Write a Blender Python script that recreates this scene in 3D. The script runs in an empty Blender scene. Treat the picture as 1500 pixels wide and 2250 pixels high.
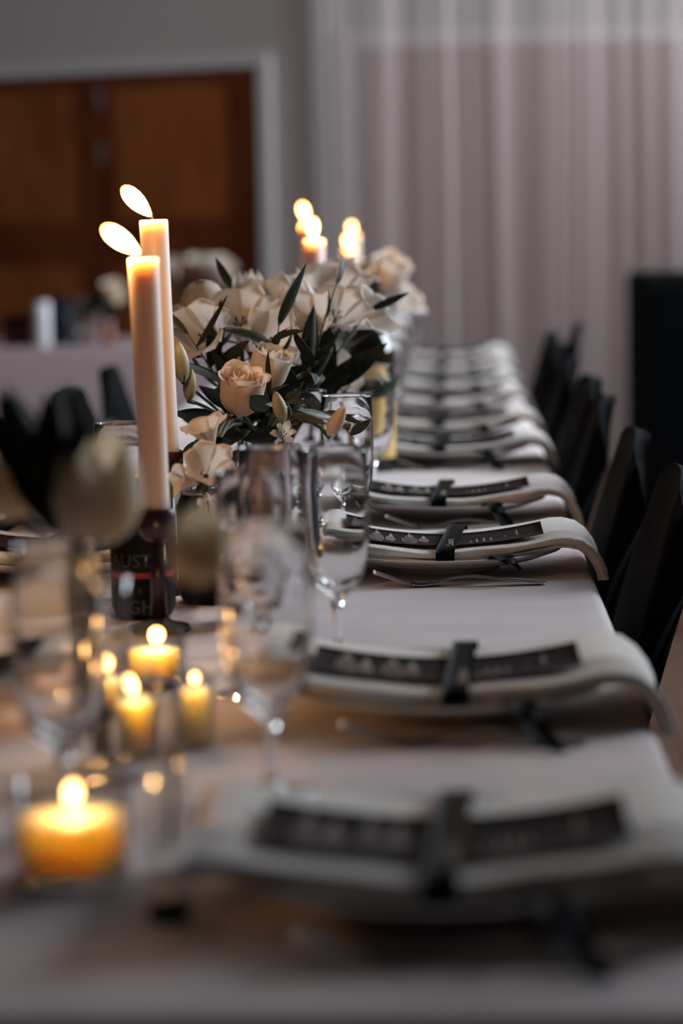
import bpy, math, random
import numpy as np
from mathutils import Vector, Matrix

# ------------------------------------------------------------------ camera, light, exposure
S = bpy.context.scene
COL = S.collection
cam = bpy.data.cameras.new('camera')
co = bpy.data.objects.new('camera', cam)
COL.objects.link(co)
S.camera = co
cam.sensor_fit = 'VERTICAL'
cam.sensor_height = 36.0
cam.sensor_width = 24.0
cam.lens = 84.8
cam.clip_start = 0.05
cam.clip_end = 60
cam.dof.use_dof = True
cam.dof.focus_distance = 2.72
cam.dof.aperture_fstop = 2.8
co.matrix_world = (Matrix.Translation((0, 0, 1.15)) @ Matrix.Rotation(math.radians(2.706), 4, 'Z')
                   @ Matrix.Rotation(math.radians(90 - 6.888), 4, 'X') @ Matrix.Rotation(math.radians(-1.1), 4, 'Z'))

S.view_settings.view_transform = 'Standard'
S.view_settings.look = 'None'
S.view_settings.gamma = 1.0
S.view_settings.use_curve_mapping = False
S.view_settings.exposure = 0.0
S.cycles.use_denoising = True
S.cycles.max_bounces = 10
S.cycles.transparent_max_bounces = 40
S.cycles.transmission_bounces = 10
S.cycles.sample_clamp_indirect = 4.0
S.cycles.caustics_reflective = False
S.cycles.caustics_refractive = True

W = bpy.data.worlds.new('world')
S.world = W
W.use_nodes = True
W.node_tree.nodes['Background'].inputs[0].default_value = (0.55, 0.68, 0.85, 1)
W.node_tree.nodes['Background'].inputs[1].default_value = 0.25

FLAME = 8.0                                   # radiance of a flame's skin
FLAME_POWER = 1.2                              # the flame's own light
WIN_POWER = 116.0
WINDOWS = ((3.7, 5.2, 1.35, 3.15, 1.65), (5.6, 7.6, 1.35, 3.15, 1.0), (8.3, 10.6, 2.15, 3.25, 0.95))     # y span, z span, share of daylight; nearest one added to brighten the near table
for y0, y1, z0, z1, share in WINDOWS:                         # daylight coming in through each window, the added one included
    ld = bpy.data.lights.new('window_daylight', 'AREA')
    ld.shape = 'RECTANGLE'
    ld.size = z1 - z0
    ld.size_y = y1 - y0
    ld.energy = WIN_POWER * (y1 - y0) * share
    ld.color = (0.78, 0.885, 1.0)
    lo = bpy.data.objects.new('window_daylight', ld)
    COL.objects.link(lo)
    lo.location = (2.95, (y0 + y1) / 2, (z0 + z1) / 2)
    lo.rotation_euler = (0, math.radians(90), 0)

rnd = random.Random(7)

# ------------------------------------------------------------------ materials
def srgb(r, g, b):
    f = lambda c: (c / 255 / 12.92) if c <= 10 else ((c / 255 + 0.055) / 1.055) ** 2.4
    return (f(r), f(g), f(b), 1)

def newmat(name):
    m = bpy.data.materials.new(name)
    m.use_nodes = True
    return m, m.node_tree.nodes, m.node_tree.links

def pmat(name, col, rough=0.6, spec=0.4, metal=0.0, noise=0.0, nscale=20, bump=0.0, bscale=60, sheen=0.0, sss=0.0,
         sssr=(1, .4, .2), sscale=0.01, coat=0.0, stretch=None, col2=None):
    m, N, L = newmat(name)
    b = N['Principled BSDF']
    b.inputs['Base Color'].default_value = col
    b.inputs['Roughness'].default_value = rough
    b.inputs['Specular IOR Level'].default_value = spec
    b.inputs['Metallic'].default_value = metal
    b.inputs['Sheen Weight'].default_value = sheen
    b.inputs['Coat Weight'].default_value = coat
    if sss:
        b.inputs['Subsurface Weight'].default_value = sss
        b.inputs['Subsurface Radius'].default_value = sssr
        b.inputs['Subsurface Scale'].default_value = sscale
    tc = N.new('ShaderNodeTexCoord')
    mp = N.new('ShaderNodeMapping')
    L.new(tc.outputs['Object'], mp.inputs['Vector'])
    if stretch:
        mp.inputs['Scale'].default_value = stretch
    if noise or col2:
        nz = N.new('ShaderNodeTexNoise')
        nz.inputs['Scale'].default_value = nscale
        nz.inputs['Detail'].default_value = 5
        L.new(mp.outputs['Vector'], nz.inputs['Vector'])
        mx = N.new('ShaderNodeMix')
        mx.data_type = 'RGBA'
        L.new(nz.outputs['Fac'], mx.inputs['Factor'])
        if col2:
            rp = N.new('ShaderNodeValToRGB')
            rp.color_ramp.elements[0].position = 0.35
            rp.color_ramp.elements[1].position = 0.68
            L.new(nz.outputs['Fac'], rp.inputs['Fac'])
            L.new(rp.outputs['Color'], mx.inputs['Factor'])
        c2 = col2 or tuple(min(1, c * (1 + noise)) for c in col[:3]) + (1,)
        c1 = col if col2 else tuple(c * (1 - noise) for c in col[:3]) + (1,)
        mx.inputs['A'].default_value = c1
        mx.inputs['B'].default_value = c2
        L.new(mx.outputs['Result'], b.inputs['Base Color'])
    if bump:
        nb = N.new('ShaderNodeTexNoise')
        nb.inputs['Scale'].default_value = bscale
        nb.inputs['Detail'].default_value = 4
        L.new(mp.outputs['Vector'], nb.inputs['Vector'])
        bp = N.new('ShaderNodeBump')
        bp.inputs['Strength'].default_value = bump
        bp.inputs['Distance'].default_value = 0.01
        L.new(nb.outputs['Fac'], bp.inputs['Height'])
        L.new(bp.outputs['Normal'], b.inputs['Normal'])
    return m

def thin_glass(name, tint=(1, 1, 1, 1), boost=1.0):
    m, N, L = newmat(name)
    N.remove(N['Principled BSDF'])
    t = N.new('ShaderNodeBsdfTransparent')
    g = N.new('ShaderNodeBsdfGlossy')
    g.inputs['Roughness'].default_value = 0.015
    mx = N.new('ShaderNodeMixShader')
    fr = N.new('ShaderNodeFresnel')
    fr.inputs['IOR'].default_value = 1.5
    lw = N.new('ShaderNodeLayerWeight')
    lw.inputs['Blend'].default_value = 0.25
    cm = N.new('ShaderNodeMix')
    cm.data_type = 'RGBA'
    cm.inputs['A'].default_value = tint
    cm.inputs['B'].default_value = tuple(c * 0.72 for c in tint[:3]) + (1,)
    L.new(lw.outputs['Facing'], cm.inputs['Factor'])
    L.new(cm.outputs['Result'], t.inputs['Color'])
    mu = N.new('ShaderNodeMath')
    mu.operation = 'MULTIPLY'
    mu.use_clamp = True
    mu.inputs[1].default_value = boost
    ge = N.new('ShaderNodeNewGeometry')
    mr = N.new('ShaderNodeMapRange')                 # same reflectance from inside the wall as from outside
    mr.inputs['To Min'].default_value = 1.5
    mr.inputs['To Max'].default_value = 1 / 1.5
    L.new(ge.outputs['Backfacing'], mr.inputs['Value'])
    L.new(mr.outputs[0], fr.inputs['IOR'])
    L.new(fr.outputs[0], mu.inputs[0])
    L.new(mu.outputs[0], mx.inputs[0])
    L.new(t.outputs[0], mx.inputs[1])
    L.new(g.outputs[0], mx.inputs[2])
    L.new(mx.outputs[0], N['Material Output'].inputs['Surface'])
    return m

def solid_glass(name):
    m, N, L = newmat(name)
    N.remove(N['Principled BSDF'])
    g = N.new('ShaderNodeBsdfGlass')
    g.inputs['IOR'].default_value = 1.47
    g.inputs['Roughness'].default_value = 0.0
    L.new(g.outputs[0], N['Material Output'].inputs['Surface'])
    return m

def flame_mat():
    m, N, L = newmat('flame')
    N.remove(N['Principled BSDF'])
    e = N.new('ShaderNodeEmission')
    tc = N.new('ShaderNodeTexCoord')
    sp = N.new('ShaderNodeSeparateXYZ')
    L.new(tc.outputs['Generated'], sp.inputs[0])
    r = N.new('ShaderNodeValToRGB')
    E = r.color_ramp.elements
    E[0].position = 0.0
    E[0].color = (0.25, 0.10, 0.05, 1)
    E[1].position = 1.0
    E[1].color = (0.55, 0.16, 0.02, 1)
    a = E.new(0.16)
    a.color = (0.9, 0.42, 0.12, 1)
    a = E.new(0.45)
    a.color = (1.0, 0.56, 0.20, 1)
    a = E.new(0.8)
    a.color = (1.0, 0.50, 0.15, 1)
    L.new(sp.outputs['Z'], r.inputs[0])
    L.new(r.outputs[0], e.inputs['Color'])
    e.inputs['Strength'].default_value = FLAME
    tr = N.new('ShaderNodeBsdfTransparent')          # a flame is clear gas: it glows and hides nothing
    ad = N.new('ShaderNodeAddShader')
    L.new(e.outputs[0], ad.inputs[0])
    L.new(tr.outputs[0], ad.inputs[1])
    L.new(ad.outputs[0], N['Material Output'].inputs['Surface'])
    m.cycles.emission_sampling = 'NONE'
    return m

def sheer_mat():
    m, N, L = newmat('sheer_curtain')
    b = N['Principled BSDF']
    b.inputs['Base Color'].default_value = (0.54, 0.435, 0.405, 1)
    b.inputs['Roughness'].default_value = 0.9
    b.inputs['Specular IOR Level'].default_value = 0.1
    t = N.new('ShaderNodeBsdfTransparent')
    tl = N.new('ShaderNodeBsdfTranslucent')
    tl.inputs['Color'].default_value = (0.54, 0.435, 0.405, 1)
    m1 = N.new('ShaderNodeMixShader')
    m1.inputs[0].default_value = 0.25
    L.new(b.outputs[0], m1.inputs[1])
    L.new(tl.outputs[0], m1.inputs[2])
    m2 = N.new('ShaderNodeMixShader')
    m2.inputs[0].default_value = 0.45
    L.new(m1.outputs[0], m2.inputs[1])
    L.new(t.outputs[0], m2.inputs[2])
    L.new(m2.outputs[0], N['Material Output'].inputs['Surface'])
    return m

def wood_mat(name, c1, c2, sc, stretch, rough=0.6):
    m, N, L = newmat(name)
    b = N['Principled BSDF']
    b.inputs['Roughness'].default_value = rough
    b.inputs['Specular IOR Level'].default_value = 0.15
    tc = N.new('ShaderNodeTexCoord')
    mp = N.new('ShaderNodeMapping')
    mp.inputs['Scale'].default_value = stretch
    L.new(tc.outputs['Object'], mp.inputs[0])
    nz = N.new('ShaderNodeTexNoise')
    nz.inputs['Scale'].default_value = sc
    nz.inputs['Detail'].default_value = 6
    nz.inputs['Distortion'].default_value = 0.8
    L.new(mp.outputs[0], nz.inputs['Vector'])
    r = N.new('ShaderNodeValToRGB')
    r.color_ramp.elements[0].position = 0.32
    r.color_ramp.elements[0].color = c1
    r.color_ramp.elements[1].position = 0.7
    r.color_ramp.elements[1].color = c2
    L.new(nz.outputs['Fac'], r.inputs[0])
    L.new(r.outputs[0], b.inputs['Base Color'])
    return m

M = {}
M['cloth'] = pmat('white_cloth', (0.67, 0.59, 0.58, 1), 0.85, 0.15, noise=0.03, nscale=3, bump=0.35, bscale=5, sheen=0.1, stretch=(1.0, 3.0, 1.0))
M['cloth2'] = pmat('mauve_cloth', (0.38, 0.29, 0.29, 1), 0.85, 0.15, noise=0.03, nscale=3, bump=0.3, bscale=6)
M['napkin'] = pmat('linen_napkin', (0.70, 0.65, 0.60, 1), 0.9, 0.1, noise=0.04, nscale=150, bump=0.25, bscale=420, sheen=0.2)
M['plate'] = pmat('porcelain', (0.74, 0.70, 0.66, 1), 0.25, 0.5, noise=0.02, nscale=8)
M['card'] = pmat('menu_card', (0.026, 0.018, 0.018, 1), 0.85, 0.03, noise=0.08, nscale=60)
M['print'] = pmat('pale_print', (0.50, 0.40, 0.36, 1), 0.6, 0.2)
M['ribbon'] = pmat('black_satin', (0.003, 0.004, 0.005, 1), 0.6, 0.04, noise=0.1, nscale=80)
M['steel'] = pmat('steel', (0.55, 0.52, 0.50, 1), 0.18, 0.5, 1.0, noise=0.05, nscale=40)
M['latch'] = pmat('dull_latch', (0.16, 0.13, 0.12, 1), 0.6, 0.2, noise=0.1, nscale=40)
M['wax'] = pmat('ivory_wax', (0.74, 0.60, 0.54, 1), 0.45, 0.4, sss=1.0, sssr=(1.0, 0.88, 0.58), sscale=0.022, noise=0.02, nscale=30)
M['tea_wax'] = pmat('amber_wax', (0.95, 0.76, 0.46, 1), 0.4, 0.3, sss=1.0, sssr=(1.0, 0.64, 0.30), sscale=0.06, noise=0.02, nscale=30)
M['wick'] = pmat('wick', (0.02, 0.016, 0.014, 1), 0.9, 0.1, noise=0.2, nscale=300)
M['flame'] = flame_mat()
M['plum'] = pmat('plum_lacquer', (0.035, 0.014, 0.022, 1), 0.25, 0.5, noise=0.1, nscale=40)
M['glass'] = thin_glass('clear_glass', (0.97, 0.97, 0.97, 1), 1.25)
M['cup_glass'] = thin_glass('cup_glass', (0.96, 0.95, 0.94, 1), 1.2)
M['solid'] = solid_glass('solid_glass')
M['black'] = pmat('black_upholstery', (0.0016, 0.0020, 0.0026, 1), 0.85, 0.03, noise=0.15, nscale=50, bump=0.1, bscale=300)
M['black_metal'] = pmat('black_metal', (0.005, 0.005, 0.0055, 1), 0.5, 0.25, noise=0.1, nscale=40)
M['cabinet'] = pmat('black_cabinet', (0.0025, 0.0025, 0.0025, 1), 0.8, 0.06, noise=0.15, nscale=15)
M['leaf'] = pmat('dark_leaf', (0.012, 0.018, 0.010, 1), 0.55, 0.22, col2=(0.026, 0.034, 0.017, 1), nscale=25)
M['leaf2'] = pmat('olive_leaf', (0.038, 0.042, 0.020, 1), 0.5, 0.3, col2=(0.075, 0.074, 0.038, 1), nscale=25)
M['stem'] = pmat('green_stem', (0.075, 0.075, 0.035, 1), 0.5, 0.4, noise=0.2, nscale=60)
PET = dict(sss=0.5, sssr=(1, .6, .35), sscale=0.004)
M['rose'] = pmat('peach_petal', (0.82, 0.62, 0.46, 1), 0.6, 0.25, noise=0.06, nscale=60, **PET)
M['white_petal'] = pmat('white_petal', (0.74, 0.64, 0.55, 1), 0.6, 0.25, noise=0.05, nscale=60, **PET)
M['cream_petal'] = pmat('cream_petal', (0.86, 0.73, 0.54, 1), 0.6, 0.25, noise=0.06, nscale=60, **PET)
M['bud'] = pmat('green_bud', (0.38, 0.34, 0.22, 1), 0.5, 0.3, col2=(0.20, 0.20, 0.11, 1), nscale=50)
M['pollen'] = pmat('pollen', (0.06, 0.045, 0.02, 1), 0.8, 0.1, noise=0.2, nscale=200)
M['can_black'] = pmat('black_can', (0.004, 0.005, 0.006, 1), 0.5, 0.15, noise=0.05, nscale=20)
M['can_pink'] = pmat('pink_can', (0.42, 0.30, 0.29, 1), 0.35, 0.5, 0.2, noise=0.04, nscale=20)
M['navy'] = pmat('navy_ink', (0.008, 0.010, 0.020, 1), 0.5, 0.2, noise=0.1, nscale=30)
M['red'] = pmat('red_ink', (0.38, 0.016, 0.02, 1), 0.4, 0.4, noise=0.1, nscale=30)
M['berry'] = pmat('berry_ink', (0.28, 0.03, 0.045, 1), 0.4, 0.4, noise=0.1, nscale=30)
M['teal'] = pmat('teal_ink', (0.05, 0.07, 0.08, 1), 0.4, 0.4, noise=0.1, nscale=30)
M['lid'] = pmat('can_lid', (0.62, 0.60, 0.60, 1), 0.25, 0.5, 1.0, noise=0.05, nscale=30)
M['bottle'] = pmat('dark_bottle_glass', (0.012, 0.011, 0.006, 1), 0.06, 0.6, noise=0.1, nscale=10)
M['label'] = pmat('gold_label', (0.62, 0.40, 0.14, 1), 0.5, 0.3, noise=0.08, nscale=20)
M['wall'] = pmat('taupe_wall', (0.50, 0.42, 0.39, 1), 0.85, 0.2, noise=0.03, nscale=4, bump=0.05, bscale=80)
M['back_wall'] = pmat('grey_wall', (0.42, 0.41, 0.39, 1), 0.85, 0.2, noise=0.03, nscale=4)
M['dark_wall'] = pmat('umber_wall', (0.10, 0.085, 0.08, 1), 0.85, 0.2, noise=0.05, nscale=4)
M['trim'] = pmat('white_trim', (0.66, 0.60, 0.58, 1), 0.5, 0.4, noise=0.03, nscale=8)
M['mauve'] = pmat('mauve_panel', (0.30, 0.21, 0.20, 1), 0.7, 0.3, noise=0.05, nscale=5)
M['ceiling'] = pmat('ceiling_paint', (0.36, 0.33, 0.31, 1), 0.9, 0.1, noise=0.02, nscale=3)
M['door'] = wood_mat('red_pine', (0.10, 0.020, 0.006, 1), (0.19, 0.046, 0.013, 1), 6, (1, 1, .25))
M['panel'] = wood_mat('orange_pine', (0.21, 0.052, 0.013, 1), (0.34, 0.10, 0.028, 1), 7, (1, 1, .3))
M['floor'] = wood_mat('floor_boards', (0.060, 0.027, 0.014, 1), (0.105, 0.050, 0.026, 1), 4, (1, .12, 1))
M['curtain'] = sheer_mat()
M['maroon'] = pmat('maroon_box', (0.035, 0.006, 0.008, 1), 0.6, 0.3, noise=0.1, nscale=20)
M['paper'] = pmat('white_paper', (0.62, 0.58, 0.60, 1), 0.8, 0.2, noise=0.03, nscale=20)
M['pink'] = pmat('pink_paper', (0.55, 0.34, 0.31, 1), 0.8, 0.2, noise=0.05, nscale=20)
M['amber'] = pmat('amber_bottle', (0.20, 0.05, 0.012, 1), 0.15, 0.5, noise=0.1, nscale=20)

for k_ in ('rose', 'white_petal', 'cream_petal'):           # petals pass some light through
    nt_ = M[k_].node_tree
    b_ = nt_.nodes['Principled BSDF']
    b_.inputs['Subsurface Weight'].default_value = 0.0
    t_ = nt_.nodes.new('ShaderNodeBsdfTranslucent')
    t_.inputs['Color'].default_value = tuple(b_.inputs['Base Color'].default_value)
    for l_ in list(nt_.links):
        if l_.to_socket == b_.inputs['Base Color']:
            nt_.links.new(l_.from_socket, t_.inputs['Color'])
    x_ = nt_.nodes.new('ShaderNodeMixShader')
    x_.inputs[0].default_value = 0.38
    nt_.links.new(b_.outputs[0], x_.inputs[1])
    nt_.links.new(t_.outputs[0], x_.inputs[2])
    nt_.links.new(x_.outputs[0], nt_.nodes['Material Output'].inputs['Surface'])

# ------------------------------------------------------------------ builders
def mesh(name, V, F, mat, smooth=True):
    me = bpy.data.meshes.new(name)
    me.from_pydata([tuple(map(float, v)) for v in V], [], [tuple(int(i) for i in f) for f in F])
    if smooth:
        me.polygons.foreach_set('use_smooth', [True] * len(me.polygons))
    me.materials.append(mat)
    me.update()
    return me

def obj(name, me, parent=None, mw=None, loc=None, rot=None, scale=None):
    o = bpy.data.objects.new(name, me)
    COL.objects.link(o)
    if parent is not None:
        o.parent = parent
    if mw is not None:
        o.matrix_local = mw
    if loc is not None:
        o.location = loc
    if rot is not None:
        o.rotation_euler = rot
    if scale is not None:
        o.scale = scale
    return o

def tag(o, label, cat, group=None, kind=None):
    o['label'] = label
    o['category'] = cat
    if group:
        o['group'] = group
    if kind:
        o['kind'] = kind
    return o

def thing(name, label, cat, loc=(0, 0, 0), group=None, rot=None):
    return tag(obj(name, None, loc=loc, rot=rot), label, cat, group)

def struct(name, me, parent=None, **k):
    o = obj(name, me, parent, **k)
    if parent is None:
        o['kind'] = 'structure'
    return o

def box(x0, x1, y0, y1, z0, z1, b=0.0):
    if b <= 0:
        V = [(x, y, z) for x in (x0, x1) for y in (y0, y1) for z in (z0, z1)]
        return V, [(0, 1, 3, 2), (4, 6, 7, 5), (0, 4, 5, 1), (2, 3, 7, 6), (0, 2, 6, 4), (1, 5, 7, 3)]
    V, F = [], []                                # chamfered: 3 vertices per corner
    for i, x in enumerate((x0, x1)):
        for j, y in enumerate((y0, y1)):
            for k, z in enumerate((z0, z1)):
                sx, sy, sz = (1, -1)[i], (1, -1)[j], (1, -1)[k]
                V += [(x, y + sy * b, z + sz * b), (x + sx * b, y, z + sz * b), (x + sx * b, y + sy * b, z)]
    c = lambda i, j, k, a: (i * 4 + j * 2 + k) * 3 + a
    F += [(c(0, 0, 0, 0), c(0, 0, 1, 0), c(0, 1, 1, 0), c(0, 1, 0, 0)), (c(1, 0, 0, 0), c(1, 1, 0, 0), c(1, 1, 1, 0), c(1, 0, 1, 0)),
          (c(0, 0, 0, 1), c(1, 0, 0, 1), c(1, 0, 1, 1), c(0, 0, 1, 1)), (c(0, 1, 0, 1), c(0, 1, 1, 1), c(1, 1, 1, 1), c(1, 1, 0, 1)),
          (c(0, 0, 0, 2), c(0, 1, 0, 2), c(1, 1, 0, 2), c(1, 0, 0, 2)), (c(0, 0, 1, 2), c(1, 0, 1, 2), c(1, 1, 1, 2), c(0, 1, 1, 2))]
    for j in (0, 1):
        for k in (0, 1):
            F.append((c(0, j, k, 1), c(1, j, k, 1), c(1, j, k, 2), c(0, j, k, 2)))
    for i in (0, 1):
        for k in (0, 1):
            F.append((c(i, 0, k, 0), c(i, 1, k, 0), c(i, 1, k, 2), c(i, 0, k, 2)))
        for j in (0, 1):
            F.append((c(i, j, 0, 0), c(i, j, 1, 0), c(i, j, 1, 1), c(i, j, 0, 1)))
    for i in (0, 1):
        for j in (0, 1):
            for k in (0, 1):
                F.append((c(i, j, k, 0), c(i, j, k, 1), c(i, j, k, 2)))
    return V, F

def join(*parts):
    V, F = [], []
    for v, f in parts:
        n = len(V)
        V += list(v)
        F += [tuple(i + n for i in q) for q in f]
    return V, F

def lathe(prof, n=32, cap0=False, cap1=False):
    V, F = [], []
    for r, z in prof:
        for k in range(n):
            a = 2 * math.pi * k / n
            V.append((r * math.cos(a), r * math.sin(a), z))
    for i in range(len(prof) - 1):
        for k in range(n):
            a, b = i * n + k, i * n + (k + 1) % n
            F.append((a, b, b + n, a + n))
    if cap0:
        F.append(tuple(range(n - 1, -1, -1)))
    if cap1:
        F.append(tuple(range((len(prof) - 1) * n, len(prof) * n)))
    return V, F

def tube(path, rad, n=8):
    P = [Vector(p) for p in path]
    if not hasattr(rad, '__len__'):
        rad = [rad] * len(P)
    V, F = [], []
    up = Vector((0.31, 0.17, 0.93)).normalized()
    for i, p in enumerate(P):
        t = (P[min(i + 1, len(P) - 1)] - P[max(i - 1, 0)]).normalized()
        if abs(t.dot(up)) > 0.97:
            up = Vector((1, 0.1, 0)).normalized()
        a = t.cross(up).normalized()
        b = t.cross(a).normalized()
        for k in range(n):
            an = 2 * math.pi * k / n
            V.append(p + (a * math.cos(an) + b * math.sin(an)) * rad[i])
    for i in range(len(P) - 1):
        for k in range(n):
            q, w = i * n + k, i * n + (k + 1) % n
            F.append((q, w, w + n, q + n))
    F.append(tuple(range(n - 1, -1, -1)))
    F.append(tuple(range((len(P) - 1) * n, len(P) * n)))
    return V, F

def grid(P, thick=0.0):
    """P[i][j] -> sheet; with thick a closed slab offset along the normals."""
    A = np.array(P, float)
    ni, nj = A.shape[:2]
    F = [(i * nj + j, i * nj + j + 1, (i + 1) * nj + j + 1, (i + 1) * nj + j) for i in range(ni - 1) for j in range(nj - 1)]
    if not thick:
        return list(A.reshape(-1, 3)), F
    du, dv = np.gradient(A, axis=0), np.gradient(A, axis=1)
    nn = np.cross(du, dv)
    nn /= np.linalg.norm(nn, axis=2, keepdims=True) + 1e-12
    B = A - nn * thick
    V = list(A.reshape(-1, 3)) + list(B.reshape(-1, 3))
    o = ni * nj
    F2 = [tuple(reversed([q + o for q in f])) for f in F]
    E = [(i, 0) for i in range(ni)] + [(ni - 1, j) for j in range(1, nj)] + [(i, nj - 1) for i in range(ni - 2, -1, -1)] + [(0, j) for j in range(nj - 2, 0, -1)]
    E = [i * nj + j for i, j in E]
    F3 = [(E[k], E[k - 1], E[k - 1] + o, E[k] + o) for k in range(len(E))]
    return V, F + F2 + F3

def bez(p0, p1, p2, n=9):
    p0, p1, p2 = Vector(p0), Vector(p1), Vector(p2)
    return [(1 - t) ** 2 * p0 + 2 * t * (1 - t) * p1 + t * t * p2 for t in [i / (n - 1) for i in range(n)]]

def frame_to(d, roll=0.0, loc=(0, 0, 0), s=1.0):
    q = Vector(d).normalized().to_track_quat('Z', 'Y').to_matrix().to_4x4()
    return Matrix.Translation(loc) @ q @ Matrix.Rotation(roll, 4, 'Z') @ Matrix.Scale(s, 4)

def text_mesh(body, size, align='LEFT'):
    cu = bpy.data.curves.new('text', 'FONT')
    cu.body = body
    cu.size = size
    cu.align_x = align
    cu.resolution_u = 2
    o = bpy.data.objects.new('text', cu)
    COL.objects.link(o)
    bpy.context.view_layer.update()
    dg = bpy.context.evaluated_depsgraph_get()
    me = o.evaluated_get(dg).to_mesh()
    V = [tuple(v.co) for v in me.vertices]
    F = [tuple(p.vertices) for p in me.polygons]
    o.evaluated_get(dg).to_mesh_clear()
    bpy.data.objects.remove(o)
    return V, F

ORD = ['first', 'second', 'third', 'fourth', 'fifth', 'sixth', 'seventh', 'eighth', 'ninth', 'tenth']

# ------------------------------------------------------------------ the room
XR, YB = 2.75, 11.2
CA = math.radians(22)
P0 = Vector((-0.62, YB, 0))
TW = Vector((-math.cos(CA), math.sin(CA), 0))      # along the panelled-door wall, away from the corner
def wallm(): return Matrix(((TW.x, math.sin(CA), 0, P0.x), (TW.y, math.cos(CA), 0, P0.y), (0, 0, 1, 0), (0, 0, 0, 1)))   # local: x along, y into the wall
HC = 3.4
fl = struct('floor', mesh('floor', *box(-6, XR, -4, 13.4, -0.10, -0.012), M['floor'], False))
pl = None
x = -2.0
i = 0
while x < XR - 0.01:
    w = min(0.138, XR - x)
    for k in range(3):
        y0 = -4 + k * 5.3 + (i % 3) * 0.7
        if pl is None:
            pl = mesh('plank', *box(0, 0.136, 0, 5.28, -0.012, 0, 0.0015), M['floor'], False)
        if y0 + 5.28 < YB:
            obj('plank', pl, fl, loc=(x, y0, 0))
    x += 0.138
    i += 1
struct('ceiling', mesh('ceiling', *box(-6, XR, -4, 13.4, HC, HC + 0.1), M['ceiling'], False))
struct('wall_back', mesh('wall_back', *box(-0.62, XR, YB, YB + 0.15, 0, HC), M['back_wall'], False))
struct('wall_front', mesh('wall_front', *box(-6, XR, -4.15, -4, 0, HC), M['dark_wall'], False))
struct('wall_side', mesh('wall_side', *box(-6.15, -6, -4, 13.4, 0, HC), M['dark_wall'], False))
# side wall with window openings, the nearest one added for more light
segs = []
ys = [-4.0] + [v for w_ in WINDOWS for v in w_[:2]] + [YB + 0.15]
for k in range(0, len(ys), 2):
    segs.append(box(XR, XR + 0.15, ys[k], ys[k + 1], 0, HC))
for y0, y1, z0, z1, _ in WINDOWS:
    segs.append(box(XR, XR + 0.15, y0, y1, 0, z0))
    segs.append(box(XR, XR + 0.15, y0, y1, z1, HC))
struct('wall_right', mesh('wall_right', *join(*segs), M['wall'], False))
for k, (y0, y1, z0, z1, _) in enumerate(WINDOWS):
    f = join(box(XR - 0.02, XR + 0.1, y0, y0 + 0.06, z0, z1), box(XR - 0.02, XR + 0.1, y1 - 0.06, y1, z0, z1),
             box(XR - 0.02, XR + 0.1, y0 + 0.06, y1 - 0.06, z0, z0 + 0.06), box(XR - 0.02, XR + 0.1, y0 + 0.06, y1 - 0.06, z1 - 0.06, z1),
             box(XR + 0.02, XR + 0.07, (y0 + y1) / 2 - 0.03, (y0 + y1) / 2 + 0.03, z0 + 0.06, z1 - 0.06))
    wo = struct('window_%d' % (k + 1), mesh('window_frame', *f, M['trim'], False))
    ym = (y0 + y1) / 2
    for a, b in ((y0 + 0.06, ym - 0.03), (ym + 0.03, y1 - 0.06)):
        obj('pane', mesh('pane', *box(XR + 0.04, XR + 0.045, a, b, z0 + 0.06, z1 - 0.06), M['glass'], False), wo)

# angled wall with the wooden double door
wl = struct('wall_left', mesh('wall_left', *box(0, 5.9, 0, 0.15, 0, HC), M['wall'], False), mw=wallm())
D0, D1, DZ = 0.265, 2.03, 1.868
fr = join(box(D0 - 0.055, D0, -0.045, -0.001, 0, DZ + 0.052), box(D1, D1 + 0.055, -0.045, -0.001, 0, DZ + 0.052), box(D0, D1, -0.045, -0.001, DZ, DZ + 0.052))
dr = struct('door_1', mesh('door_frame', *fr, M['trim'], False), mw=wallm())
mid = 1.147
for a, b in ((D0 + 0.004, mid - 0.004), (mid + 0.004, D1 - 0.004)):
    stile = 0.105 if a < 1 else 0.09
    zr = [(0.14, 0.82), (0.98, 1.18), ]
    a2, b2 = a + 0.16 if a < 1 else a + 0.09, b - 0.09
    pz = [(0.12, 0.86), (0.99, 1.02)]
    rails = [(0, 0.12), (0.965, 1.165), (1.80, DZ - 0.003)]
    parts = [box(a, a2, -0.022, -0.001, 0, DZ - 0.003), box(b2, b, -0.022, -0.001, 0, DZ - 0.003)]
    parts += [box(a2, b2, -0.022, -0.001, z0, z1) for z0, z1 in rails]
    leaf_ = obj('door_leaf', mesh('door_leaf', *join(*parts), M['door'], False), dr)
    for z0, z1 in ((0.12, 0.965), (1.165, 1.80)):
        obj('panel', mesh('panel', *box(a2 + 0.003, b2 - 0.003, -0.016, -0.001, z0 + 0.003, z1 - 0.003, 0.006), M['panel'], False), leaf_)
for z in (1.752, 1.494):
    obj('latch', mesh('latch', *join(box(1.105, 1.135, -0.030, -0.0225, z - 0.05, z + 0.05, 0.003), box(1.114, 1.126, -0.036, -0.030, z - 0.02, z + 0.02, 0.002)), M['latch'], False), dr)
# casing round a shut, mauve-painted opening behind the curtain
x0, x1, zt = -0.42, 1.03, 1.93
f = join(box(x0 - 0.07, x0, YB - 0.04, YB - 0.001, 0, zt), box(x1, x1 + 0.07, YB - 0.04, YB - 0.001, 0, zt), box(x0 - 0.07, x1 + 0.07, YB - 0.04, YB - 0.001, zt, zt + 0.075))
d2 = struct('door_2', mesh('door_frame', *f, M['trim'], False))
for a, b in ((x0 + 0.003, (x0 + x1) / 2 - 0.002), ((x0 + x1) / 2 + 0.002, x1 - 0.003)):
    obj('door_leaf', mesh('door_leaf', *box(a, b, YB - 0.025, YB - 0.001, 0.01, zt - 0.003), M['mauve'], False), d2)
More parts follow.
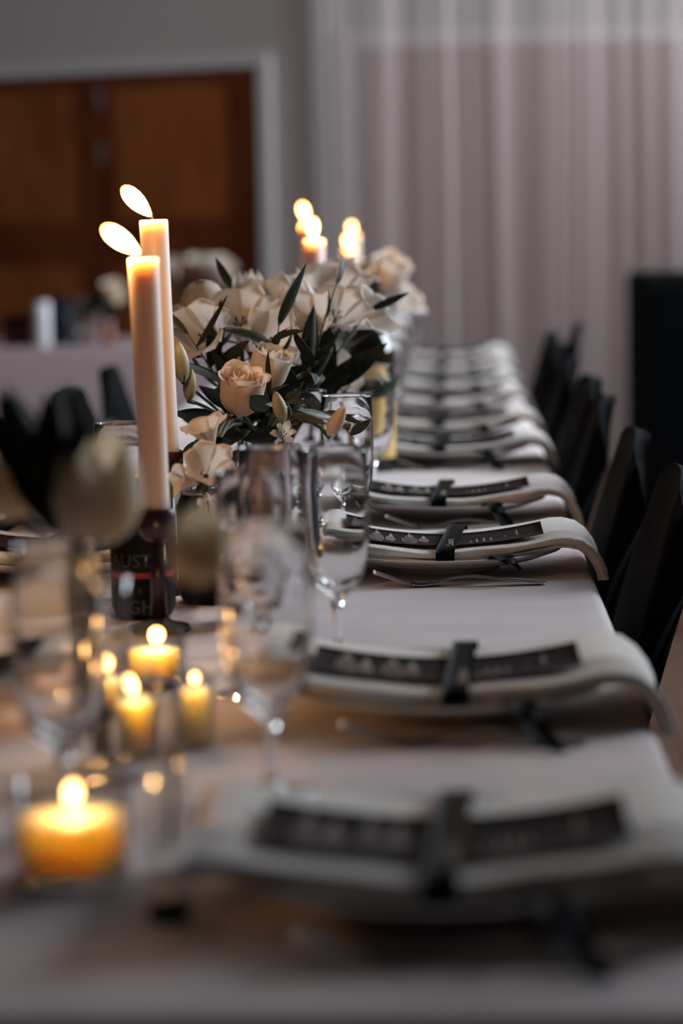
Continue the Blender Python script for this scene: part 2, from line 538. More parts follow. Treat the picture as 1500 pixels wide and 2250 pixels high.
# curtain
P = []
n = 420
for i in range(n + 1):
    u = i / n
    xx = -0.60 + u * 3.2
    yy = 0.008 * math.sin(xx * 41 + 2.1 * math.sin(xx * 7)) + 0.014 * math.sin(xx * 17.0 + 2.4 * math.sin(xx * 3.1)) + 0.004 * math.sin(xx * 93 + 3 * math.sin(xx * 11))
    col = []
    for j in range(9):
        z = 0.02 + 3.2 * j / 8
        k = 1.0 - 0.25 * j / 8
        col.append((xx + 0.01 * math.sin(z * 1.3 + xx * 9), YB - 0.16 + yy * k, z))
    P.append(col)
cu = obj('curtain', mesh('curtain', *grid(P), M['curtain']))
tag(cu, 'pale pinkish sheer curtain hanging in many narrow folds across the back wall', 'curtain')
rod = obj('rail', mesh('rail', *tube([(-0.61, YB - 0.16, 3.235), (2.7, YB - 0.16, 3.235)], 0.012), M['trim']), cu)

# black cabinet by the curtain
cb = thing('speaker_cabinet', 'tall black box-shaped speaker cabinet standing by the pale curtain', 'speaker', (1.1, 8.35, 0))
obj('body', mesh('body', *box(-0.48, 0.48, -0.3, 0.3, 0.03, 0.955, 0.02), M['cabinet'], False), cb)
obj('grille', mesh('grille', *box(-0.43, 0.43, -0.312, -0.3, 0.08, 0.90, 0.005), M['black'], False), cb)
for sx in (-0.4, 0.4):
    for sy in (-0.22, 0.22):
        obj('foot', mesh('foot', *[*map(list, lathe([(0.02, 0), (0.02, 0.03)], 12, True, True))], M['black_metal']), cb, loc=(sx, sy, 0))

# ------------------------------------------------------------------ tables and cloths
def cloth_mesh(x0, x1, y0, y1, zt, drop, mat, rc=0.05, seed=0, amp=0.012):
    re = 0.014
    def loop(inset):
        pts = []
        r = max(rc - inset, 0.004)
        ax0, ax1, ay0, ay1 = x0 + inset, x1 - inset, y0 + inset, y1 - inset
        for (cx, cy, a0) in ((ax1 - r, ay0 + r, -90), (ax1 - r, ay1 - r, 0), (ax0 + r, ay1 - r, 90), (ax0 + r, ay0 + r, 180)):
            for k in range(7):
                a = math.radians(a0 + 15 * k)
                pts.append((cx + r * math.cos(a), cy + r * math.sin(a), math.cos(a), math.sin(a)))
        out = []
        m = len(pts)
        for k in range(m):
            p, q = pts[k], pts[(k + 1) % m]
            L_ = 34 if (k % 7) == 6 and (k // 7) % 2 == 0 else (10 if (k % 7) == 6 else 1)
            for t in range(L_):
                w = t / L_
                out.append(tuple(p[i_] * (1 - w) + q[i_] * w for i_ in range(4)))
        return out
    V = []
    rings = []
    hw = min(x1 - x0, y1 - y0) / 2
    for ins in (hw * 0.9, hw * 0.6, hw * 0.3, 0.06, 0.03, re):
        rings.append([(a, b, zt) for a, b, _, _ in loop(ins)])
    base = loop(re)
    for k in (1, 2, 3, 4):
        an = math.radians(22.5 * k)
        rings.append([(a + nx * re * math.sin(an), b + ny * re * math.sin(an), zt - re * (1 - math.cos(an))) for a, b, nx, ny in base])
    edge = loop(0)
    s_ = 0
    ph = []
    for k in range(len(edge)):
        q = edge[k - 1]
        s_ += math.hypot(edge[k][0] - q[0], edge[k][1] - q[1])
        ph.append(s_)
    for d in (0.1, 0.25, 0.5, 0.75, 1.0):
        ring = []
        for k, (a, b, nx, ny) in enumerate(edge):
            o_ = amp * d * (0.4 + 0.6 * math.sin(ph[k] * 15 + seed) + 0.5 * math.sin(ph[k] * 7.3 + 2 * seed))
            ring.append((a + nx * o_, b + ny * o_, zt - re - (drop - re) * d))
        rings.append(ring)
    nn = len(edge)
    F = []
    for r_ in rings:
        V += r_
    for i in range(len(rings) - 1):
        for k in range(nn):
            a, b = i * nn + k, i * nn + (k + 1) % nn
            F.append((a, a + nn, b + nn, b))
    # close the middle
    F.append(tuple(range(nn)))
    return mesh('tablecloth', V, F, mat)

TX0, TX1, TY0, TY1, ZT = -0.60, 0.157, 1.17, 7.34, 0.75
tag(obj('tablecloth', cloth_mesh(TX0, TX1, TY0, TY1, ZT, 0.155, M['cloth'], amp=0.003)), 'long white tablecloth laid over the dining table set with plates and candles', 'tablecloth')
tb = thing('dining_table', 'long narrow dining table under the white tablecloth', 'table', (0, 0, 0))
obj('tabletop', mesh('tabletop', *box(TX0 + 0.03, TX1 - 0.03, TY0 + 0.03, TY1 - 0.03, ZT - 0.03, ZT - 0.0025, 0.008), M['floor'], False), tb)
for yy in (1.26, 3.04, 5.32, 7.24):
    for xx in (-0.51, 0.07):
        obj('leg', mesh('leg', *tube([(xx, yy, 0), (xx, yy, ZT - 0.03)], 0.017, 12), M['black_metal']), tb)

SX0, SX1, SY0, SY1 = -3.6, -0.62, 7.93, 8.62
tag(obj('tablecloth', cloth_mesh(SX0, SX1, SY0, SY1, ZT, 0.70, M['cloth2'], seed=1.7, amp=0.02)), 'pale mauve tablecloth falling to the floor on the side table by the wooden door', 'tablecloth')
tb2 = thing('side_table', 'side table beneath the floor-length mauve cloth by the wooden door', 'table')
obj('tabletop', mesh('tabletop', *box(SX0 + 0.03, SX1 - 0.03, SY0 + 0.03, SY1 - 0.03, ZT - 0.03, ZT - 0.0025, 0.008), M['floor'], False), tb2)
for yy in (8.05, 8.5):
    for xx in (-3.45, -0.78):
        obj('leg', mesh('leg', *tube([(xx, yy, 0), (xx, yy, ZT - 0.03)], 0.017, 12), M['black_metal']), tb2)

# ------------------------------------------------------------------ chairs
def chair_meshes():
    R = {}
    P = []
    for i in range(15):                                     # backrest: x outwards, y across
        u = -1 + 2 * i / 14
        col = []
        for j in range(13):
            v = j / 12
            z = 0.47 + 0.385 * v
            hw = 0.19 + 0.025 * math.sin(v * math.pi) - 0.03 * v
            rr = 0.085                                       # rounded top corners
            zt = 0.855 - 0.012 * u * u
            e = max(0, abs(u) - (1 - rr / hw)) / (rr / hw)
            lim = zt - rr * (1 - math.sqrt(max(0, 1 - e * e)))
            zz = 0.47 + (lim - 0.47) * v
            xx = 0.04 + 0.055 * v + 0.035 * v * v - 0.019 * u * u * (0.5 + 0.5 * v)
            col.append((xx, u * hw, zz))
        P.append(col)
    R['backrest'] = mesh('backrest', *grid(P, 0.022), M['black'])
    P = []
    for i in range(11):
        u = -1 + 2 * i / 10
        col = []
        for j in range(9):
            v = j / 8
            hw = 0.205 - 0.02 * (1 - v) ** 2
            e = 1 - 0.25 * max(0, v - 0.7) / 0.3 * abs(u) ** 3
            col.append((0.045 - 0.36 * v * e, u * hw, 0.462 + 0.010 * u * u - 0.012 * max(0, v - 0.8) / 0.2))
        P.append(col)
    R['seat'] = mesh('seat', *grid(P, -0.03), M['black'])
    R['legs'] = []
    for sx, sy in ((1, 1), (1, -1), (-1, 1), (-1, -1)):
        x0 = 0.0 if sx > 0 else -0.26
        R['legs'].append(mesh('leg', *tube([(x0, 0.14 * sy, 0.433), (x0 + 0.035 * sx, 0.18 * sy, 0)], [0.013, 0.009], 10), M['black_metal']))
    R['frame'] = mesh('seat_frame', *join(box(-0.27, 0.02, -0.15, -0.125, 0.414, 0.432), box(-0.27, 0.02, 0.125, 0.15, 0.414, 0.432)), M['black_metal'], False)
    return R
CH = chair_meshes()
def chair(x, y, rz, label, group):
    c = thing('dining_chair', label, 'chair', (x, y, 0), group, rot=(0, 0, rz))
    for k in ('backrest', 'seat', 'frame'):
        obj(CH[k].name.split('.')[0], CH[k], c)
    for m_ in CH['legs']:
        obj('leg', m_, c)
RC = [(0.150, 2.79, 0.0), (0.137, 3.29, 0.0), (0.135, 3.95, -0.03), (0.140, 4.42, 0.04), (0.135, 5.05, 0.0), (0.140, 5.60, -0.05), (0.143, 6.17, 0.0), (0.235, 6.72, -0.08)]
for k, (x, y, r) in enumerate(RC):
    lb = 'black shell chair, %s from the near end beside the long row of plates' % ORD[k]
    if k == 7:
        lb = 'black shell chair pulled out a little at the curtain end of the long table'
    chair(x, y, r, lb, 'chairs along the napkin-draped side')
for k, (x, y) in enumerate([(-0.585, 3.60), (-0.575, 4.27), (-0.60, 4.97)]):
    chair(x, y, math.pi + (0.03, -0.02, 0.05)[k], 'black shell chair behind the candles, %s along from the near end' % ORD[k], 'chairs on the wooden door side')

# ------------------------------------------------------------------ place settings
PLATE = mesh('dinner_plate', *lathe([(0.001, 0.0105), (0.078, 0.0105), (0.088, 0.0112), (0.112, 0.0158), (0.130, 0.0228), (0.1345, 0.0254), (0.1362, 0.0246),
                                     (0.1345, 0.0224), (0.128, 0.0200), (0.110, 0.0136), (0.090, 0.0092), (0.074, 0.0080), (0.066, 0.0060), (0.064, 0.0), (0.060, 0.0), (0.058, 0.006), (0.001, 0.006)], 56), M['plate'])
NT = 0.0115
def zb(x):                                                     # underside of the napkin across the plate (x outward, plate centre 0)
    return 0.0165 + 0.0138 * (x / 0.12) ** 2
def nap_path(x_end, hang):
    pts = [(x, zb(x)) for x in np.linspace(-0.125, 0.125, 16)]
    pts += [(0.1375, 0.0318), (0.149, 0.0292), (0.158, 0.0225), (0.1655, 0.0120), (0.1697, 0.002), (0.1708, -0.004), (0.1712, -0.005 - hang * 0.5)]
    pts = [(-0.146, 0.0285), (-0.137, 0.0318)] + pts
    return pts
def napkin_mesh(seed, hang, w0=-0.093, w1=0.100):
    r = random.Random(seed)
    path = nap_path(0, hang)
    p1, p2, p3 = r.uniform(0, 6), r.uniform(0, 6), r.uniform(0, 6)
    out = []
    for lo, hi, dy in ((0.0, 0.30, 0.004), (0.33, 1.0, 0.0)):       # two folded layers, the upper set back a little
        P = []
        for i, (x, z) in enumerate(path):
            t0 = np.array(path[min(i + 1, len(path) - 1)]) - np.array(path[max(i - 1, 0)])
            t0 = t0 / np.linalg.norm(t0)
            nx, nz = -t0[1], t0[0]
            wob = 0.0035 * math.sin(x * 40 + p1) + 0.002 * math.sin(x * 83 + p2)
            ring = []
            a0, a1 = w0 + dy + wob, w1 - dy + 0.003 * math.sin(x * 31 + p3)
            h = NT * (hi - lo) / 2
            mid_ = NT * (lo + hi) / 2
            puff = 1 + 0.25 * math.sin(x * 55 + p2)
            for k in range(7):
                an = math.pi / 2 + math.pi * k / 6
                yy, oo = a0 + h + h * math.cos(an) * 1.0, mid_ + h * puff * math.sin(an)
                ring.append((x + nx * oo, yy, z + nz * oo))
            ring.reverse()
            for k in range(5):
                an = -math.pi / 2 + math.pi * k / 4
                ring.insert(0, (x + nx * (mid_ + h * math.sin(-an)), a1 - h + h * math.cos(an), z + nz * (mid_ + h * math.sin(-an))))
            P.append(ring)
        m = len(P[0])
        V = [q for ring in P for q in ring]
        F = []
        for i in range(len(P) - 1):
            for k in range(m):
                F.append((i * m + k, i * m + (k + 1) % m, (i + 1) * m + (k + 1) % m, (i + 1) * m + k))
        F.append(tuple(range(m)))
        F.append(tuple(range(len(V) - 1, len(V) - 1 - m, -1)))
        out.append((V, F))
    return mesh('napkin', *join(*out), M['napkin'])
def zc(x):
    return zb(x) + NT * 1.10 + 0.0012
def card_mesh(y0, y1, tw):
    P = []
    for x in np.linspace(-0.105, 0.112, 20):
        P.append([(x, y0 + (y1 - y0) * v + tw * x, zc(x) + 0.0015 * v * v * (abs(x) / 0.11)) for v in np.linspace(0, 1, 5)])
    return mesh('menu_card', *grid(P, 0.0006), M['card'])
def squiggle(r, x0, y0, length, size, loops):
    pts = []
    n_ = loops * 16
    for k in range(n_ + 1):
        t = k / n_
        pts.append((x0 + size * (0.55 * math.sin(2 * math.pi * loops * t) * (0.6 + 0.4 * math.sin(5 * t + r.random() * 0.4))), y0 + length * t + size * 0.55 * math.cos(2 * math.pi * loops * t + 0.6)))
    return pts
def strip_on(pts, zf, w):
    V, F = [], []
    for k, p in enumerate(pts):
        q0, q1 = pts[max(k - 1, 0)], pts[min(k + 1, len(pts) - 1)]
        dx, dy = q1[0] - q0[0], q1[1] - q0[1]
        L_ = math.hypot(dx, dy) + 1e-9
        nx, ny = -dy / L_ * w, dx / L_ * w
        V += [(p[0] - nx, p[1] - ny, zf(p[0], p[1])), (p[0] + nx, p[1] + ny, zf(p[0], p[1]))]
    F = [(2 * k, 2 * k + 1, 2 * k + 3, 2 * k + 2) for k in range(len(pts) - 1)]
    return V, F

NAMES = ['Laura', 'Sanne', 'Laura', 'Jonas']
def setting(c, k, mir=False, bx=0.008, detail=True, tail=True, fork=True, side_txt=''):
    xc = -0.012 if not mir else -0.462
    rz = 0.0 if not mir else math.pi
    place = ('%s from the near end of the long row' if not mir else '%s one in the row behind the candles') % ORD[k]
    rotm = (0, 0, rz)
    pl_ = obj('dinner_plate', PLATE, loc=(xc, c, ZT + 0.0004), rot=rotm)
    tag(pl_, 'white porcelain dinner plate, %s' % place, 'plate', 'dinner plates on the long table')
    r = random.Random(100 + k)
    nk = obj('napkin', napkin_mesh(k + (50 if mir else 0), r.uniform(0.002, 0.012)), loc=(xc, c, ZT + 0.0016), rot=rotm)
    tag(nk, 'folded ivory napkin over a plate, %s' % place, 'napkin', 'napkins across the plates')
    y0, y1, tw = -0.052, 0.046, r.uniform(-0.04, 0.04)
    cd = obj('menu_card', card_mesh(y0, y1, tw), loc=(xc, c, ZT + 0.0022), rot=rotm)
    tag(cd, 'dark printed menu card on a napkin, %s' % place, 'menu card', 'menu cards on the napkins')
    if detail:
        zf = lambda x, y: zc(x) + 0.0015 * ((y - tw * x - y0) / (y1 - y0)) ** 2 * (abs(x) / 0.11) + 0.0003
        parts = []
        rr = random.Random(9)
        for x0, ln, sz, lp, ys_ in ((-0.078, 0.070, 0.016, 6, -0.040), (-0.062, 0.05, 0.010, 7, -0.034), (-0.040, 0.066, 0.017, 5, -0.038), (-0.024, 0.045, 0.010, 6, -0.028)):
            parts.append(strip_on([(x, y + tw * x) for x, y in squiggle(rr, x0, ys_, ln, sz, lp)], zf, 0.00055))
        obj('script_title', mesh('script_title', *join(*parts), M['print']), cd)
        parts = []
        for x0, ln, ys_ in ((0.030, 0.012, -0.040), (0.037, 0.026, -0.040), (0.045, 0.030, -0.040), (0.053, 0.022, -0.036), (0.069, 0.004, -0.02), (0.083, 0.044, -0.026)):
            parts.append(strip_on([(x, y + tw * x) for x, y in squiggle(rr, x0, ys_, ln, 0.0024, max(2, int(ln / 0.0022)))], zf, 0.0003))
        obj('menu_lines', mesh('menu_lines', *join(*parts), M['print']), cd)
    # ribbon: a band round napkin and card, and a loose tail over the rim
    rb = thing('ribbon', 'black satin ribbon round a napkin, %s' % place, 'ribbon', (xc, c, ZT + 0.0022), 'ribbons round the napkins', rot=rotm)
    P = []
    bw = 0.0105
    zn = lambda s, y: zc(s) + 0.0012
    ring = [(-0.1000, 0.0172), (-0.1035, 0.0182), (-0.1060, 0.022), (-0.1055, 0.0285), (-0.096, 0.0325), (-0.075, 0.0335), (-0.05, 0.0338), (-0.02, 0.0340), (0.02, 0.0344), (0.05, 0.0354),
            (0.08, 0.0362), (0.096, 0.0358), (0.1075, 0.0310), (0.1090, 0.0240), (0.1060, 0.0195), (0.1030, 0.0190)]
    lean = r.uniform(-0.10, 0.02)
    for s in np.linspace(-1, 1, 4):
        row = []
        for y, z in ring:
            row.append((bx + s * bw + lean * (y + 0.1) * -0.3 + 0.05 * y, y, z - 0.0185 + 0.0182 + (zb(bx) - 0.0165)))
        P.append(row)
    obj('band', mesh('band', *grid(P, 0.0005), M['ribbon']), rb)
    if tail:
        tp = [(0.052, -0.092, 0.0165), (0.055, -0.110, 0.0225), (0.059, -0.124, 0.0280), (0.064, -0.141, 0.0275), (0.071, -0.156, 0.014), (0.079, -0.172, 0.0052), (0.090, -0.189, 0.0008)]
        if k == 2:
            tp = [(0.050, -0.092, 0.0165), (0.054, -0.110, 0.0225), (0.060, -0.124, 0.0280), (0.067, -0.140, 0.0275), (0.074, -0.147, 0.0205), (0.083, -0.154, 0.015)]
        P = []
        hw = 0.0095
        for m_, (x, y, z) in enumerate(tp):
            q0, q1 = tp[max(m_ - 1, 0)], tp[min(m_ + 1, len(tp) - 1)]
            dx, dy = q1[0] - q0[0], q1[1] - q0[1]
            L_ = math.hypot(dx, dy)
            nx, ny = -dy / L_, dx / L_
            tape = 1.0 if m_ < len(tp) - 1 else 0.35
            P.append([(x + nx * hw * s * tape, y + ny * hw * s * tape, z + 0.002 * s * (m_ % 2)) for s in (-1, 0, 1)])
        obj('tail', mesh('tail', *grid(P, 0.0005), M['ribbon']), rb)
    if detail and not mir and k < 4:
        V, F = text_mesh(NAMES[k], 0.020, 'CENTER')
        V2 = []
        for (a, b, _) in V:
            y = -0.055 + a * 1.1
            V2.append((bx - b * 0.62 + 0.004, y, zc(bx) + 0.0055))
        ridge = [(y, z + (zb(bx) - 0.0165) + 0.0001) for y, z in ring if z > 0.0300]
        V2 = [(x, y, float(np.interp(y, [q[0] for q in ridge], [q[1] for q in ridge])) - 0.0185 + 0.0182 + 0.0004) for x, y, _ in V2]
        obj('name_print', mesh('name_print', V2, F, M['print']), rb)
    if fork:
        fk = obj('fork', FORK, loc=(xc + (0.02 if not mir else -0.0), c - 0.146 if not mir else c + 0.146, ZT + 0.0006), rot=(0, 0, rz + (0.02 if not mir else 0) - 0.06 * (k == 1)))
        tag(fk, 'steel fork beside a plate, %s' % place, 'fork', 'forks beside the plates')

def fork_mesh():
    # points along -x to the tines; z profile arches up at the neck and the tines curve up
    def zp(x):
        return float(np.interp(x, [-0.098, -0.085, -0.065, -0.045, -0.03, -0.012, 0.01, 0.05, 0.09], [0.0150, 0.0105, 0.0035, 0.0008, 0.0022, 0.0075, 0.0090, 0.0050, 0.0012]))
    def hw(x):
        return float(np.interp(x, [-0.056, -0.045, -0.03, -0.018, 0.0, 0.04, 0.075, 0.088, 0.091], [0.0118, 0.0115, 0.0070, 0.0036, 0.0032, 0.0048, 0.0078, 0.0062, 0.003]))
    parts = []
    P = [[(x, s * hw(x), zp(x) + 0.0018) for s in (-1, -0.33, 0.33, 1)] for x in np.linspace(-0.056, 0.091, 40)]
    parts.append(grid(P, 0.0018))
    for t in (-0.0102, -0.0034, 0.0034, 0.0102):
        P = [[(x, t + s * float(np.interp(x, [-0.098, -0.057], [0.0008, 0.0016])), zp(x) + 0.0018) for s in (-1, 0, 1)] for x in np.linspace(-0.098, -0.055, 10)]
        parts.append(grid(P, 0.0018))
    return mesh('fork', *join(*parts), M['steel'])
FORK = fork_mesh()
ROWS = [1.415, 1.96, 2.765, 3.265, 4.0, 4.48, 5.05, 5.6, 6.18, 6.75]
BX = [0.006, 0.016, 0.006, -0.004, -0.006, -0.010, -0.012, -0.010, -0.010, -0.008]
for k, c in enumerate(ROWS):
    setting(c, k, bx=BX[k], detail=k < 5)
for k, c in enumerate(ROWS[1:4]):
    setting(c, k, mir=True, detail=False, tail=False)

# ------------------------------------------------------------------ glasses
def glass_meshes():
    outer = [(0.0045, 0.050), (0.0085, 0.0545), (0.0165, 0.062), (0.0245, 0.074), (0.0295, 0.090), (0.0317, 0.110), (0.0320, 0.130), (0.0313, 0.160), (0.0302, 0.1905), (0.0299, 0.192)]
    inner = [(0.0288, 0.1905), (0.0297, 0.160), (0.0298, 0.130), (0.0290, 0.110), (0.0262, 0.092), (0.0205, 0.0785), (0.013, 0.0700), (0.006, 0.0665), (0.0, 0.0658)]
    bowl = mesh('bowl', *lathe([(0.0, 0.0500)] + outer + inner, 48), M['solid'])
    stem = mesh('stem', *lathe([(0.0, 0.0498), (0.0060, 0.0497), (0.0050, 0.042), (0.0044, 0.030), (0.0044, 0.016), (0.0054, 0.008), (0.0085, 0.0046), (0.0, 0.0044)], 24), M['solid'])
    foot = mesh('foot', *lathe([(0.0, 0.0042), (0.009, 0.0042), (0.020, 0.0026), (0.0325, 0.0016), (0.0335, 0.0008), (0.0325, 0.0), (0.0, 0.0)], 40), M['solid'])
    return bowl, stem, foot
GL = glass_meshes()
def wine_glass(x, y, label):
    t = thing('wine_glass', label, 'glass', (x, y, ZT + 0.0003), 'wine glasses on the long table')
    for n_, m_ in zip(('bowl', 'stem', 'foot'), GL):
        obj(n_, m_, t)
wine_glass(-0.110, 2.205, 'clear empty wine glass, sharpest one, before the second napkin and fork')
wine_glass(-0.172, 2.235, 'clear wine glass in front of the pink berry can')
wine_glass(-0.172, 2.020, 'clear wine glass whose bowl overlaps the pink berry can')
wine_glass(-0.132, 1.660, 'blurred clear wine glass closest to the first place setting')
wine_glass(-0.187, 2.987, 'clear wine glass behind the small alstroemeria sprig by the green wine bottle')
wine_glass(-0.128, 2.885, 'clear wine glass with leaf tips in front of the green wine bottle')
wine_glass(-0.351, 2.538, 'clear wine glass rising behind the blurred cream tulips, beside the tall candles')
wine_glass(-0.262, 1.560, 'blurred clear wine glass behind the large amber tealight')
for k in range(3, 9):
    c = ROWS[k]
    wine_glass(-0.118, c + 0.235, 'clear wine glass on the plate side of its pair, beyond the %s plate' % ORD[k])
    if k != 4 and k != 3:
        wine_glass(-0.180, c + 0.26, 'clear wine glass on the candle side of its pair, beyond the %s plate' % ORD[k])

# ------------------------------------------------------------------ candles
def flame_obj(parent, loc, h, w, tilt, az=math.pi, name='flame', gain=1.0):
    prof = [(0.0, 0.0), (0.24, 0.05), (0.54, 0.17), (0.83, 0.34), (0.97, 0.48), (1.0, 0.62), (0.92, 0.77), (0.68, 0.895), (0.36, 0.972), (0.0, 1.0)]
    V, F = lathe([(r * w / 2, z * h) for r, z in prof], 14)
    m = Matrix.Translation(loc) @ Matrix.Rotation(tilt, 4, Vector((-math.sin(az), math.cos(az), 0)))
    fo = obj(name, mesh('flame', V, F, M['flame']), parent, mw=m)
    ld = bpy.data.lights.new('flame_light', 'POINT')
    ld.energy = FLAME_POWER * (h * w) / (0.046 * 0.016) * gain
    ld.color = (1.0, 0.56, 0.23)
    ld.shadow_soft_size = w * 0.3
    obj('flame_light', ld, fo, loc=(0, 0, h * 0.45))
    return fo
def wick_obj(parent, z, h, lean):
    obj('wick', mesh('wick', *tube([(0, 0, z - 0.002), (lean * 0.3, 0, z + h * 0.5), (lean, 0, z + h)], 0.0011, 8), M['wick']), parent)
def taper(x, y, hold, length, r, lean_deg, label, fh, fw, ft, stick_label):
    st = thing('candlestick', stick_label, 'candlestick', (x, y, ZT + 0.0003), 'plum candlesticks down the middle of the table')
    h = hold
    obj('base', mesh('base', *lathe([(0.0005, 0), (0.031, 0), (0.032, 0.002), (0.030, 0.005), (0.014, 0.009), (0.009, 0.014), (0.0005, 0.0145)], 32), M['plum']), st)
    obj('stem', mesh('stem', *lathe([(0.0005, 0.0145), (0.0085, 0.0145), (0.0075, h * 0.45), (0.0080, h - 0.034), (0.0005, h - 0.034)], 20), M['plum']), st)
    obj('cup', mesh('cup', *lathe([(0.0005, h - 0.034), (0.010, h - 0.034), (0.0178, h - 0.024), (0.0182, h - 0.001), (0.0170, h), (0.0164, h - 0.001), (0.0160, h - 0.018), (0.0005, h - 0.018)], 32), M['plum']), st)
    rot = Matrix.Rotation(math.radians(-lean_deg), 4, 'Y')
    cd = thing('taper_candle', label, 'candle', (x, y, ZT + h - 0.0172), 'lit ivory candles in candlesticks', rot=rot.to_euler())
    L_ = length + 0.017
    obj('wax', mesh('wax', *lathe([(0.0005, 0), (r * 0.93, 0), (r * 0.94, 0.01), (r * 0.97, L_ * 0.5), (r * 1.02, L_ - 0.003), (r * 0.99, L_ - 0.0006), (r * 0.9, L_), (r * 0.6, L_ - 0.003), (0.0005, L_ - 0.0045)], 36), M['wax']), cd)
    wick_obj(cd, L_ - 0.004, 0.010, -0.0015)
    flame_obj(cd, (-0.0015, 0, L_ + 0.003), fh, fw, ft, gain=1.05)
taper(-0.294, 2.35, 0.122, 0.246, 0.0150, 1.2, 'tall ivory candle with its flame blown sideways, the shorter of the front pair', 0.048, 0.0200, math.radians(52), 'plum candlestick in front of the black can, under the shorter front candle')
taper(-0.312, 2.60, 0.155, 0.250, 0.0152, 1.5, 'tall ivory candle with its flame blown sideways, the taller of the front pair', 0.046, 0.0195, math.radians(42), 'plum candlestick beside the white alstroemeria, under the taller front candle')
taper(-0.228, 4.12, 0.128, 0.240, 0.0160, 0.8, 'ivory candle rising from the flowers, the shorter of the middle pair', 0.036, 0.020, math.radians(4), 'plum candlestick behind the main flowers, under the shorter middle candle')
taper(-0.262, 4.52, 0.150, 0.246, 0.0160, 0.8, 'ivory candle rising from the flowers, the taller of the middle pair', 0.038, 0.020, math.radians(16), 'plum candlestick behind the main flowers, under the taller middle candle')
taper(-0.250, 6.00, 0.105, 0.226, 0.0160, 0.6, 'ivory candle by the white rose, the shorter of the far pair', 0.030, 0.016, math.radians(3), 'plum candlestick toward the curtain end, under the shorter far candle')
taper(-0.256, 6.40, 0.130, 0.232, 0.0160, 0.6, 'ivory candle by the white rose, the taller of the far pair', 0.030, 0.016, math.radians(3), 'plum candlestick toward the curtain end, under the taller far candle')

def votive(x, y, rw, z0, z1, rg, hg, label, glabel, fh, fw, tilt=0.0, gain=0.5):
    g = tag(obj('candle_glass', mesh('candle_glass', *lathe([(0.0005, 0), (rg - 0.003, 0), (rg, 0.003), (rg, hg - 0.001), (rg - 0.0008, hg), (rg - 0.0018, hg - 0.001), (rg - 0.0018, z0 - 0.0006), (0.0005, z0 - 0.0006)], 40), M['cup_glass']),
                loc=(x, y, ZT + 0.0003)), glabel, 'candle holder', 'glass candle holders on the long table')
    c = thing('tealight_candle', label, 'candle', (x, y, ZT + 0.0003), 'small candles in glass holders')
    obj('wax', mesh('wax', *lathe([(0.0005, z0), (rw, z0), (rw, z1), (rw * 0.95, z1 + 0.0005), (rw * 0.75, z1 - 0.0008), (0.0005, z1 - 0.0012)], 36), M['tea_wax']), c)
    wick_obj(c, z1, 0.006, 0.0)
    flame_obj(c, (0, 0, z1 + 0.0035), fh, fw, tilt, az=0, gain=gain)
votive(-0.239, 1.447, 0.0330, 0.006, 0.0385, 0.0362, 0.060, 'large amber glowing tealight nearest the near table end', 'wide round glass cup around the large amber tealight', 0.0175, 0.0085, math.radians(8), 0.6)
votive(-0.242, 1.783, 0.0138, 0.005, 0.0430, 0.0175, 0.062, 'small square-shouldered lit candle standing behind the tulip stems', 'small straight glass around the candle behind the tulip stems', 0.018, 0.0085, math.radians(-25))
votive(-0.289, 1.955, 0.0160, 0.005, 0.0260, 0.0190, 0.050, 'small lit candle added for the refracted image beside the tulip stems', 'small low glass around the candle added for the refracted image', 0.019, 0.011)  # added candle and glass, standing for the neighbour's image refracted in the vase
votive(-0.262, 2.060, 0.0230, 0.012, 0.0320, 0.0260, 0.052, 'low wide lit candle in front of the black can', 'low wide glass around the lit candle before the black can', 0.017, 0.013, math.radians(10))
votive(-0.201, 1.815, 0.0108, 0.005, 0.0450, 0.0150, 0.058, 'thin pale candle standing between two blurred wine glasses', 'narrow glass around the thin pale candle between wine glasses', 0.009, 0.006)

# ------------------------------------------------------------------ cans and bottles
def can_body(r, h, mat):
    return mesh('body', *lathe([(0.0005, 0.004), (r * 0.72, 0.003), (r * 0.78, 0.0), (r * 0.86, 0.002), (r, 0.012), (r, h - 0.016), (r * 0.84, h - 0.003), (r * 0.84, h - 0.0021)], 40), mat)
def can_lid(r, h):
    return mesh('lid', *lathe([(r * 0.83, h - 0.002), (r * 0.86, h - 0.001), (r * 0.85, h), (r * 0.80, h), (r * 0.77, h - 0.005), (0.0005, h - 0.0045)], 36), M['lid'])
def wrap_patch(r, a0, a1, z0, z1, n_=18, off=0.0004):
    P = [[((r + off) * math.cos(a), (r + off) * math.sin(a), z) for z in (z0, z1)] for a in np.linspace(a0, a1, n_)]
    return grid(P)
def wrap_text(body, size, r, a_mid, z, off=0.0006):
    V, F = text_mesh(body, size, 'CENTER')
    return [((r + off) * math.cos(a_mid + x / r), (r + off) * math.sin(a_mid + x / r), z + y) for x, y, _ in V], F
def wrap_disc(r, a, z, rad, off=0.0008, sx=1.0):
    V = [((r + off) * math.cos(a), (r + off) * math.sin(a), z)]
    for k in range(14):
        t = 2 * math.pi * k / 14
        aa = a + rad * sx * math.cos(t) / r
        V.append(((r + off) * math.cos(aa), (r + off) * math.sin(aa), z + rad * math.sin(t)))
    return V, [(0, k + 1, (k + 1) % 14 + 1) for k in range(14)]
FA = -math.pi / 2 + 0.12
def base_can(x, y, r, h, mat, label):
    c = thing('drink_can', label, 'can', (x, y, ZT + 0.0003), 'drink cans among the glasses')
    obj('body', can_body(r, h, mat), c)
    obj('lid', can_lid(r, h), c)
    return c
c1 = base_can(-0.320, 2.437, 0.033, 0.148, M['can_black'], 'black drink can with a red stripe behind the front candlestick')
obj('red_stripe', mesh('red_stripe', *wrap_patch(0.033, FA - 1.3, FA + 1.3, 0.0435, 0.0495), M['red']), c1)
